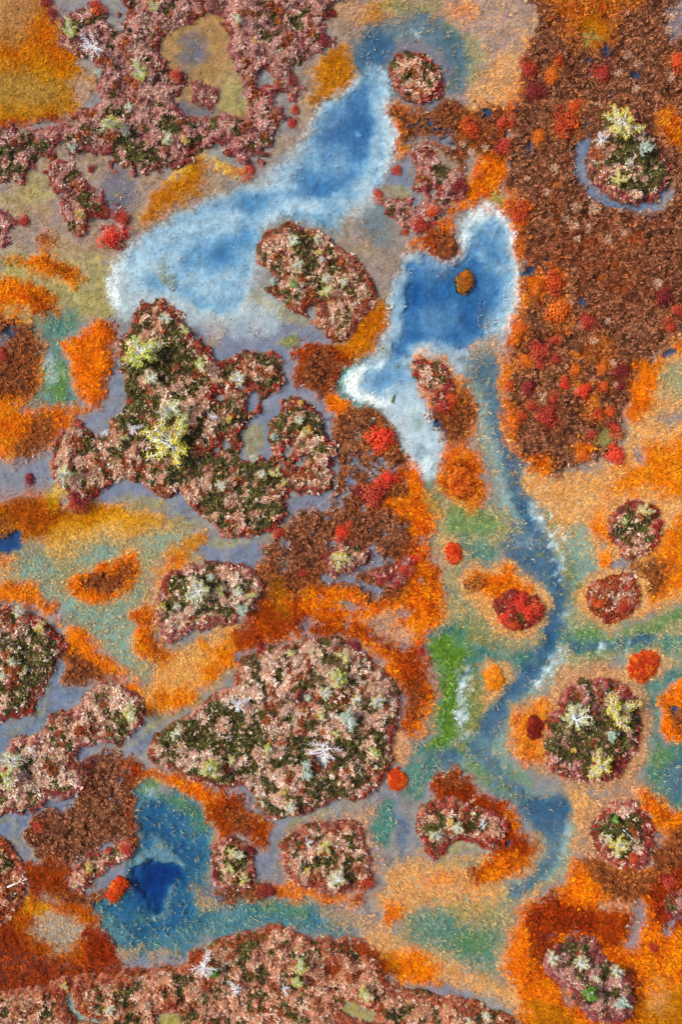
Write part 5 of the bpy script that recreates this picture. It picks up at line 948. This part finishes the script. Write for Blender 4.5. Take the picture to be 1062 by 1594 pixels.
# ---------------------------------------------------------------- pines
def tube(pts, rad, sides=4):
    pts = np.asarray(pts, float); n = len(pts); V = []; F = []
    for i in range(n):
        d = pts[min(i + 1, n - 1)] - pts[max(i - 1, 0)]; d /= np.linalg.norm(d) + 1e-9
        a = np.cross(d, [0.31, .2, .93]); 
        if np.linalg.norm(a) < .1: a = np.cross(d, [1, 0, 0])
        a /= np.linalg.norm(a); b = np.cross(d, a)
        for k in range(sides):
            t = 2 * math.pi * k / sides; V.append(pts[i] + rad[i] * (a * math.cos(t) + b * math.sin(t)))
    for i in range(n - 1):
        for k in range(sides):
            p, q = i * sides + k, i * sides + (k + 1) % sides
            F += [(p, q, q + sides), (p, q + sides, p + sides)]
    return np.array(V), np.array(F), np.zeros((len(V), 3))
NEEDLE = {
 'yellow': [(240,222,40),(225,208,55),(248,235,90),(205,185,45)],
 'yg':     [(218,218,80),(192,200,75),(232,230,120),(170,180,70)],
 'green':  [(110,165,40),(85,140,35),(140,190,60)],
 'mint':   [(190,215,185),(170,200,165),(205,222,205)],
 'white':  [(215,215,140),(200,205,170),(225,220,120)],
 'gold':   [(235,195,30),(245,215,70),(210,170,30)],
}
def pine_meshes(kind, seed):
    """unit pine: crown radius 1, height about 1.5"""
    r = np.random.default_rng(seed)
    Ht = r.uniform(1.2, 1.5); lean = r.normal(0, .10, 2)
    tp = [np.array([lean[0] * t * t + .03 * math.sin(5 * t + seed), lean[1] * t * t + .03 * math.cos(4 * t), Ht * t]) for t in np.linspace(-.08, 1, 7)]
    trunk = tube(tp, np.linspace(.055, .014, 7), 6)
    br = []; need = []
    nb = {'dead': 12, 'white': 15}.get(kind, 15)
    per = {'dead': 0, 'white': 5, 'mint': 8, 'green': 15, 'yg': 6, 'yellow': 6, 'gold': 10}[kind]
    pal = np.array([lin(c) for c in NEEDLE.get(kind, NEEDLE['white'])])
    a0 = r.uniform(0, 6.28)
    sect = r.uniform(.35, 1.2, 5)
    for i in range(nb):
        t = r.uniform(.25, .95); base = np.array([lean[0] * t * t, lean[1] * t * t, Ht * t])
        az = a0 + i * 2.4 + r.normal(0, .25); L = (1.05 - .55 * t) * sect[int((az % 6.283) / 6.283 * 5) % 5] * r.uniform(.75, 1.15)
        up = r.uniform(.0, .35); pts = [base]; dirv = np.array([math.cos(az), math.sin(az), up])
        for s in range(5):
            dirv = dirv + r.normal(0, .16, 3) + [0, 0, .05]; dirv /= np.linalg.norm(dirv); pts.append(pts[-1] + dirv * L / 5)
        pts = np.array(pts); th = (.017 if kind == 'dead' else .026) * (1.15 - .5 * t)
        br.append(tube(pts, np.linspace(th * 1.5, .014, 6), 3))
        ends = [pts[-1]]
        for s in (1, 2, 2, 3, 3, 4, 5):
            for side in (-1, 1):
                if r.random() < .12: continue
                d0 = pts[s] - pts[s - 1]; an = math.atan2(d0[1], d0[0]) + side * r.uniform(.5, 1.1)
                l2 = L * r.uniform(.16, .36) * (1.15 - .1 * s)
                q = [pts[s], pts[s] + np.array([math.cos(an), math.sin(an), r.uniform(-.05, .3)]) * l2 * .5]
                an += side * r.normal(-.25, .3); q.append(q[-1] + np.array([math.cos(an), math.sin(an), r.uniform(-.05, .35)]) * l2 * .5)
                br.append(tube(q, [.019, .015, .010], 3)); ends.append(q[-1])
                if s > 1: ends.append(q[1])
        for e in ends:
            if per == 0 or r.random() < {'white': .35, 'green': .1, 'gold': .1}.get(kind, .2): continue
            c = pal[r.integers(0, len(pal))]
            n = per; x, y = e[0], e[1]
            q = r.normal(0, 1, (n, 3)); q[:, 2] = np.abs(q[:, 2]) * .8 + .1; q /= np.linalg.norm(q, axis=1, keepdims=True)
            A = np.cross(q, r.normal(0, 1, (n, 3))); A /= np.linalg.norm(A, axis=1, keepdims=True) + 1e-9
            l = r.uniform(.05, .11, (n, 1)); w = .016; o = e + r.normal(0, .05, (n, 3))
            V = np.stack([o - A * w, o + A * w, o + q * l], 1).reshape(-1, 3)
            need.append((V, np.arange(n * 3).reshape(-1, 3), np.repeat(jitter(np.repeat(c[None], n, 0), r, .2, .06), 3, 0)))
    out = {'trunk': make_mesh('trunk', trunk[0], trunk[1], None, True)}
    j = join(br); out['crown'] = make_mesh('crown', j[0], j[1])
    if need: j = join(need); out['needles'] = make_mesh('needles', *j)
    for k, m in out.items(): m.materials.append(M_leaf if k == 'needles' else (M_dead if kind in ('dead', 'white') else M_bark))
    return out
PROTO = {}
for i_, kd in enumerate(('yellow', 'yg', 'green', 'mint', 'white', 'gold', 'dead')):
    PROTO[kd] = [pine_meshes(kd, 500 + 10 * i_ + v) for v in range(3)]
# where the pines stand: hummock -> (x, y, crown width, look)
PINES = {
 'nw': [(108,47,42,'yg'),(143,70,58,'dead'),(155,112,20,'mint'),(218,113,46,'yg'),(173,190,50,'yg'),(195,200,26,'white'),(200,169,22,'white'),(260,217,34,'white'),(288,217,18,'gold'),(112,230,20,'mint'),(370,30,26,'white'),(397,63,13,'gold'),(240,10,26,'yg')],
 'finger': [(125,333,24,'gold')],
 'mid': [(462,413,26,'white'),(454,377,30,'white'),(494,370,22,'white'),(497,393,15,'gold'),(507,430,24,'white'),(509,456,34,'yg'),(456,442,20,'green'),(534,437,22,'white'),(426,438,20,'mint'),(502,405,18,'dead')],
 'moat': [(971,190,66,'yellow'),(965,280,32,'yellow'),(1003,230,34,'mint'),(981,255,20,'white'),(938,216,34,'dead')],
 'cross': [(213,550,92,'yg'),(230,589,38,'white'),(267,637,62,'white'),(267,693,92,'yellow'),(282,662,46,'yg'),(100,737,48,'white'),(162,672,20,'dead'),(207,667,34,'dead'),(310,567,36,'yg'),(257,493,26,'white'),(288,515,26,'yg'),(333,648,24,'dead'),(345,757,24,'white'),(371,593,40,'white'),(467,627,15,'gold'),(466,655,22,'white'),(476,672,24,'gold'),(426,680,18,'mint'),(394,713,20,'white'),(406,740,22,'white'),(427,737,24,'yellow'),(357,652,18,'gold'),(442,750,16,'gold'),(195,680,20,'yg')],
 'leftround': [(27,954,26,'white'),(62,977,22,'gold'),(17,1030,26,'white'),(3,1052,18,'white'),(40,1040,16,'yg')],
 'slope': [(200,1110,42,'yg'),(17,1187,44,'white'),(47,1167,20,'dead'),(10,1209,44,'yg')],
 'oval': [(310,920,56,'white'),(250,945,20,'gold'),(328,898,18,'mint'),(341,921,26,'yg'),(367,921,26,'white'),(391,927,22,'yellow'),(374,952,32,'mint'),(275,942,18,'white')],
 'tiny': [(531,868,36,'yellow')],
 'big': [(531,1057,50,'yg'),(504,1077,32,'white'),(554,1090,32,'white'),(587,1093,32,'white'),(541,1117,42,'mint'),(537,1023,26,'yellow'),(504,1163,62,'dead'),(524,1143,20,'yellow'),(499,1113,22,'yg'),(416,1165,28,'yg'),(361,1183,20,'yellow'),(477,1190,24,'mint'),(587,1173,32,'yg'),(371,1097,42,'dead'),(273,1143,34,'white'),(330,1195,54,'yg'),(452,1017,17,'yellow'),(479,1206,24,'mint'),(441,1232,18,'gold'),(449,1256,30,'white'),(409,1252,18,'white'),(487,1015,15,'yg'),(478,1088,18,'white')],
 'rim_r': [(1005,795,28,'yellow'),(975,813,18,'yg')],
 'round_r': [(895,1120,64,'white'),(961,1107,66,'yellow'),(953,1143,28,'mint'),(938,1193,54,'yellow'),(895,1168,15,'gold')],
 'smallL': [(137,1352,20,'gold')],
 'bottom': [(317,1508,60,'dead'),(334,1516,28,'green'),(170,1572,22,'white'),(100,1537,17,'gold'),(471,1504,40,'yg'),(461,1531,32,'yg'),(366,1541,36,'dead'),(566,1547,36,'yg'),(442,1541,24,'dead'),(755,1582,22,'white'),(730,1588,16,'white')],
 'pool': [(359,1326,24,'yellow'),(371,1333,24,'white'),(359,1352,22,'yellow'),(379,1371,22,'yellow')],
 'loaf': [(527,1372,46,'white'),(506,1316,30,'yellow'),(479,1314,26,'dead'),(479,1357,15,'gold')],
 'kidney': [(676,1302,32,'white'),(704,1280,18,'gold'),(715,1286,28,'white'),(753,1284,24,'dead')],
 'disc': [(961,1316,42,'yellow'),(951,1303,22,'white'),(958,1276,20,'green')],
 'se': [(861,1494,30,'white'),(903,1501,36,'white'),(921,1546,42,'green'),(961,1514,28,'white'),(971,1561,30,'mint'),(930,1524,22,'white')],
}
LOOK = {'yellow': 'yellow-tipped', 'yg': 'yellow-green', 'green': 'bright green', 'mint': 'pale mint', 'white': 'whitish', 'gold': 'golden', 'dead': 'bare bleached dead'}
def place9(key, x, y):
    P = np.array(HUM[key][0], float); P = np.clip(P, [0, 0], [W, H]); (x0, y0), (x1, y1) = P.min(0), P.max(0)
    u, v = (x - x0) / (x1 - x0), (y - y0) / (y1 - y0)
    row = 'upper' if v < .36 else ('lower' if v > .64 else ''); col = 'left' if u < .36 else ('right' if u > .64 else '')
    if not row and not col: return 'in the middle of'
    if row and col: return f'at the {row} {col} of'
    return f'at the {row} end of' if row else f'at the {col} side of'
pend = []      # (object, text before the "on/at ..." place, place text, x, y, category, group)
copies = [0]
def put_pine(key, x, y, w, kind):
    i = copies[0]; copies[0] += 1; r = np.random.default_rng(7000 + i)
    me = PROTO[kind][i % 3]; s = w * S / 2 * 1.03
    z = float(samp(TOP, x, y)); 
    # crowns stand about 1 m up: step in towards the nadir so that the crown, not the foot, covers the mapped spot
    hz = z + min(s * 1.0, 1.4); f = (CAM_Z - hz) / CAM_Z
    root = bpy.data.objects.new('dead_pine_tree' if kind == 'dead' else 'pine_tree', None); COL.objects.link(root)
    root.location = (wx(x) * f, wy(y) * f, z); root.rotation_euler = (0, 0, r.uniform(0, 6.28)); q = r.uniform(.92, 1.08)
    root.scale = (s * q, s / q, min(s, 1.25)); root.empty_display_size = .2
    par = root
    for k in ('trunk', 'crown', 'needles'):
        if k in me:
            c = bpy.data.objects.new(k, me[k]); COL.objects.link(c); c.parent = par if k == 'needles' else root
            if k == 'crown': par = c
    size = 'tiny' if w < 21 else 'small' if w < 32 else 'medium' if w < 50 else 'large'
    pend.append((root, f'{size} {LOOK[kind]} pine', f'{place9(key, x, y)} the {HUM[key][1]}', x, y, 'dead tree' if kind == 'dead' else 'pine tree', 'stunted pines on the hummocks'))
for key_, L_ in PINES.items():
    for p_ in L_: put_pine(key_, *p_)

# ---------------------------------------------------------------- red and orange shrubs, pale tussocks
SHP = {
 'red':    [(195,50,34),(170,38,34),(215,70,40),(145,34,34),(205,110,65)],
 'bright': [(228,50,32),(210,38,28),(240,80,40)],
 'maroon': [(130,30,36),(105,26,34),(155,44,40)],
 'orange': [(230,110,20),(210,85,18),(240,135,30),(190,70,22)],
 'orred':  [(215,75,24),(195,55,24),(230,100,28),(165,48,26)],
}
SHN = {'red': 'red', 'bright': 'bright red', 'maroon': 'maroon', 'orange': 'orange', 'orred': 'orange-red'}
def shrub_meshes(kind, seed):
    r = np.random.default_rng(seed); pal = np.array([lin(c) for c in SHP[kind]])
    n = 760; lob = r.normal(0, .30, (7, 2)); lr = r.uniform(.45, .68, 7)
    w = r.integers(0, 7, n); q = r.normal(0, 1, (n, 3)); q[:, 2] = np.abs(q[:, 2]); q /= np.linalg.norm(q, axis=1, keepdims=True)
    rad = lr[w] * r.uniform(.55, 1.05, n)
    P = np.stack([lob[w, 0] + q[:, 0] * rad, lob[w, 1] + q[:, 1] * rad, .12 + q[:, 2] * rad * .9], 1)
    lc = pal[r.integers(0, len(pal), 7)]
    v = leaves(P, q + [0, 0, .4], r.uniform(.045, .085, n), jitter(lc[w] * .6 + pal[r.integers(0, len(pal), n)] * .4, r, .25, .07), r)
    fo = make_mesh('foliage', *v); fo.materials.append(M_leaf)
    st = [tube([(0, 0, -.15), (lob[k, 0] * .5, lob[k, 1] * .5, .2), (lob[k, 0], lob[k, 1], .12 + lr[k] * .6)], [.05, .035, .015], 3) for k in range(7)]
    j = join(st); sm = make_mesh('stems', j[0], j[1]); sm.materials.append(M_stem)
    return fo, sm
def tussock_meshes(seed, pal):
    r = np.random.default_rng(seed); n = 170; pal = np.array([lin(c) for c in pal])
    rad = r.uniform(0, .62, n); an = r.uniform(0, 6.28, n)
    v = blades(W / 2 + np.cos(an) * rad / S, H / 2 + np.sin(an) * rad / S, np.full(n, -.05), r.uniform(0, 6.28, n), r.uniform(.2, 1.35, n), r.uniform(.25, .6, n), r.uniform(.06, .11, n), jitter(pal[r.integers(0, len(pal), n)], r, .2, .05), True, .5)
    m = make_mesh('blades', *v); m.materials.append(M_blade)
    n = 40; q = r.normal(0, 1, (n, 3)); q[:, 2] = np.abs(q[:, 2]); q /= np.linalg.norm(q, axis=1, keepdims=True)
    c = make_mesh('crown_base', *leaves(q * [.4, .4, .2], q, r.uniform(.08, .15, n), jitter(np.repeat(lin((120,85,65))[None], n, 0), r, .25, .05), r)); c.materials.append(M_leaf)
    return m, c
TUSS = [(863,263,10),(850,300,9),(898,323,12),(926,326,12),(893,352,12),(916,356,11),(898,371,10),(945,373,12),(971,360,12),(961,113,10),(993,100,10),(976,87,10),(1045,28,11),(1040,48,10),(755,230,10),(735,238,10),(1023,442,11),(945,500,9),(888,473,8),(841,620,13),(897,607,8),(855,648,10),(960,598,8),(868,598,7),(925,530,10),(955,565,9),(1010,330,10),(820,280,7),(880,340,8),(930,165,9),(990,140,9),(1045,120,10),(720,225,9),(934,120,8),(903,506,9),(965,915,11),(940,920,11),(980,922,9),(584,778,10),(595,690,7)]
SH = {k: [shrub_meshes(k, 4000 + 10 * i + v) for v in range(3)] for i, k in enumerate(SHP)}
TU = [tussock_meshes(4200 + v, [(215,178,148),(190,142,112),(228,198,175),(165,115,88)]) for v in range(3)]
for i_, (x, y, w, k) in enumerate(SHRUBS):
    r = np.random.default_rng(8000 + i_); fo, sm = SH[k][i_ % 3]; s = w * S * 1.22
    root = bpy.data.objects.new('shrub', None); COL.objects.link(root); root.location = (wx(x), wy(y), float(samp(TOP, x, y))); root.rotation_euler = (0, 0, r.uniform(0, 6.28)); root.scale = (s, s * r.uniform(.85, 1.1), s * .85); root.empty_display_size = .2
    for n_, m_ in (('foliage', fo), ('stems', sm)):
        c = bpy.data.objects.new(n_, m_); COL.objects.link(c); c.parent = root
    pend.append((root, f"{'small' if w < 10 else 'medium' if w < 14 else 'large'} {SHN[k]} shrub", None, x, y, 'shrub', 'red and orange dwarf shrubs'))
for i_, (x, y, w) in enumerate(TUSS):
    r = np.random.default_rng(8500 + i_); bl, cb = TU[i_ % 3]; s = w * S
    root = bpy.data.objects.new('grass_tussock', None); COL.objects.link(root); root.location = (wx(x), wy(y), float(samp(TOP, x, y))); root.rotation_euler = (0, 0, r.uniform(0, 6.28)); root.scale = (s, s, s * .8); root.empty_display_size = .2
    for n_, m_ in (('blades', bl), ('crown_base', cb)):
        c = bpy.data.objects.new(n_, m_); COL.objects.link(c); c.parent = root
    pend.append((root, 'pale tan grass tussock', None, x, y, 'tussock', 'pale grass tussocks on the heath'))

# fallen wood
def log(x0, y0, x1, y1, rad, name, label, mat, twigs=True, lift=.12):
    r = np.random.default_rng(int(x0 * 7 + y0))
    a = np.array([wx(x0), wy(y0), 0]); b = np.array([wx(x1), wy(y1), 0]); n = 7
    P = [a + (b - a) * t for t in np.linspace(0, 1, n)]; L = np.linalg.norm(b - a)
    for i, p in enumerate(P):
        xm = p[0] / S + W / 2; ym = H / 2 - p[1] / S; p[2] = 0
    z = max(float(samp(TOP, x0, y0)), float(samp(TOP, x1, y1)), float(samp(TOP, (x0 + x1) / 2, (y0 + y1) / 2)), 0)
    for i, p in enumerate(P): p[2] = z + lift; p[:2] += r.normal(0, L * .012, 2)
    o = (a + b) / 2; o[2] = z
    root = bpy.data.objects.new(name, None); COL.objects.link(root); root.location = o; tag(root, label, 'log')
    v = tube(np.array(P) - o, np.linspace(rad, rad * .45, n) * r.uniform(.9, 1.1, n), 7); m = make_mesh('stem', v[0], v[1], None, True); obj('stem', m, mat, root)
    if twigs:
        for k in range(3):
            i = r.integers(2, n - 1); q = P[i] - o; an = math.atan2((b - a)[1], (b - a)[0]) + r.choice([-1, 1]) * r.uniform(.5, .9)
            v = tube([q, q + np.array([math.cos(an), math.sin(an), .3]) * L * .12, q + np.array([math.cos(an), math.sin(an), .4]) * L * .2], [rad * .4, rad * .3, rad * .15], 4)
            obj('branch_stub', make_mesh('branch_stub', v[0], v[1]), mat, root)
log(13, 1378, 44, 1366, .055, 'fallen_log', 'bleached fallen log on the rusty hummock at the left edge', M_dead)
log(215, 701, 239, 671, .035, 'fallen_log', 'thin grey fallen pole beside the big pine on the cross-shaped hummock', M_log)
log(969, 1289, 987, 1307, .035, 'fallen_log', 'short white fallen stick on the small disc hummock', M_dead)
log(610, 627, 615, 614, .10, 'mossy_log', 'short mossy log floating in the right blue pool\'s lower lobe', M_mosslog, False, -.02)

# ---------------------------------------------------------------- labels that single out each thing
MARKS = [(k, np.array(smooth_poly(v[0], 2)), v[1]) for k, v in HUM.items()]
def where(x, y):
    best = None
    for k, P, short in MARKS:
        d = float(sd_poly(np.array([x], float), np.array([y], float), P)[0])
        if best is None or d < best[0]: best = (d, k, P, short)
    d, k, P, short = best
    if d < 0: return f'{place9(k, x, y)} the {short}', d
    j = np.argmin((P[:, 0] - x) ** 2 + (P[:, 1] - y) ** 2); cx, cy = np.clip(P, [0, 0], [W, H]).mean(0) * .6 + P[j] * .4
    an = math.degrees(math.atan2(cy - y, x - cx)) % 360
    nm = ['right of', 'above right of', 'above', 'above left of', 'left of', 'below left of', 'below', 'below right of'][int((an + 22.5) // 45) % 8]
    return f'{nm} the {short}', d
groups = {}
for (o, a, b, x, y, cat, grp) in pend:
    if b is None: b, _ = where(x, y)
    groups.setdefault((a, b), []).append((o, x, y, cat, grp))
for (a, b), L in groups.items():
    if len(L) == 1: o, x, y, cat, grp = L[0]; tag(o, f'{a} {b}', cat, grp); continue
    xs = [l[1] for l in L]; ys = [l[2] for l in L]; horiz = (max(xs) - min(xs)) >= (max(ys) - min(ys))
    L.sort(key=lambda l: l[1] if horiz else l[2]); n = len(L)
    for i, (o, x, y, cat, grp) in enumerate(L):
        side = ('left', 'right') if horiz else ('upper', 'lower')
        if n == 2: t = side[i] + ' one'
        elif i == 0: t = side[0] + 'most' if horiz else 'topmost'
        elif i == n - 1: t = side[1] + 'most' if horiz else 'lowest'
        else: t = ['second', 'third', 'fourth', 'fifth', 'sixth', 'seventh', 'eighth'][i - 1] + (' from left' if horiz else ' from top')
        tag(o, f'{a} {b}, {t}', cat, grp)
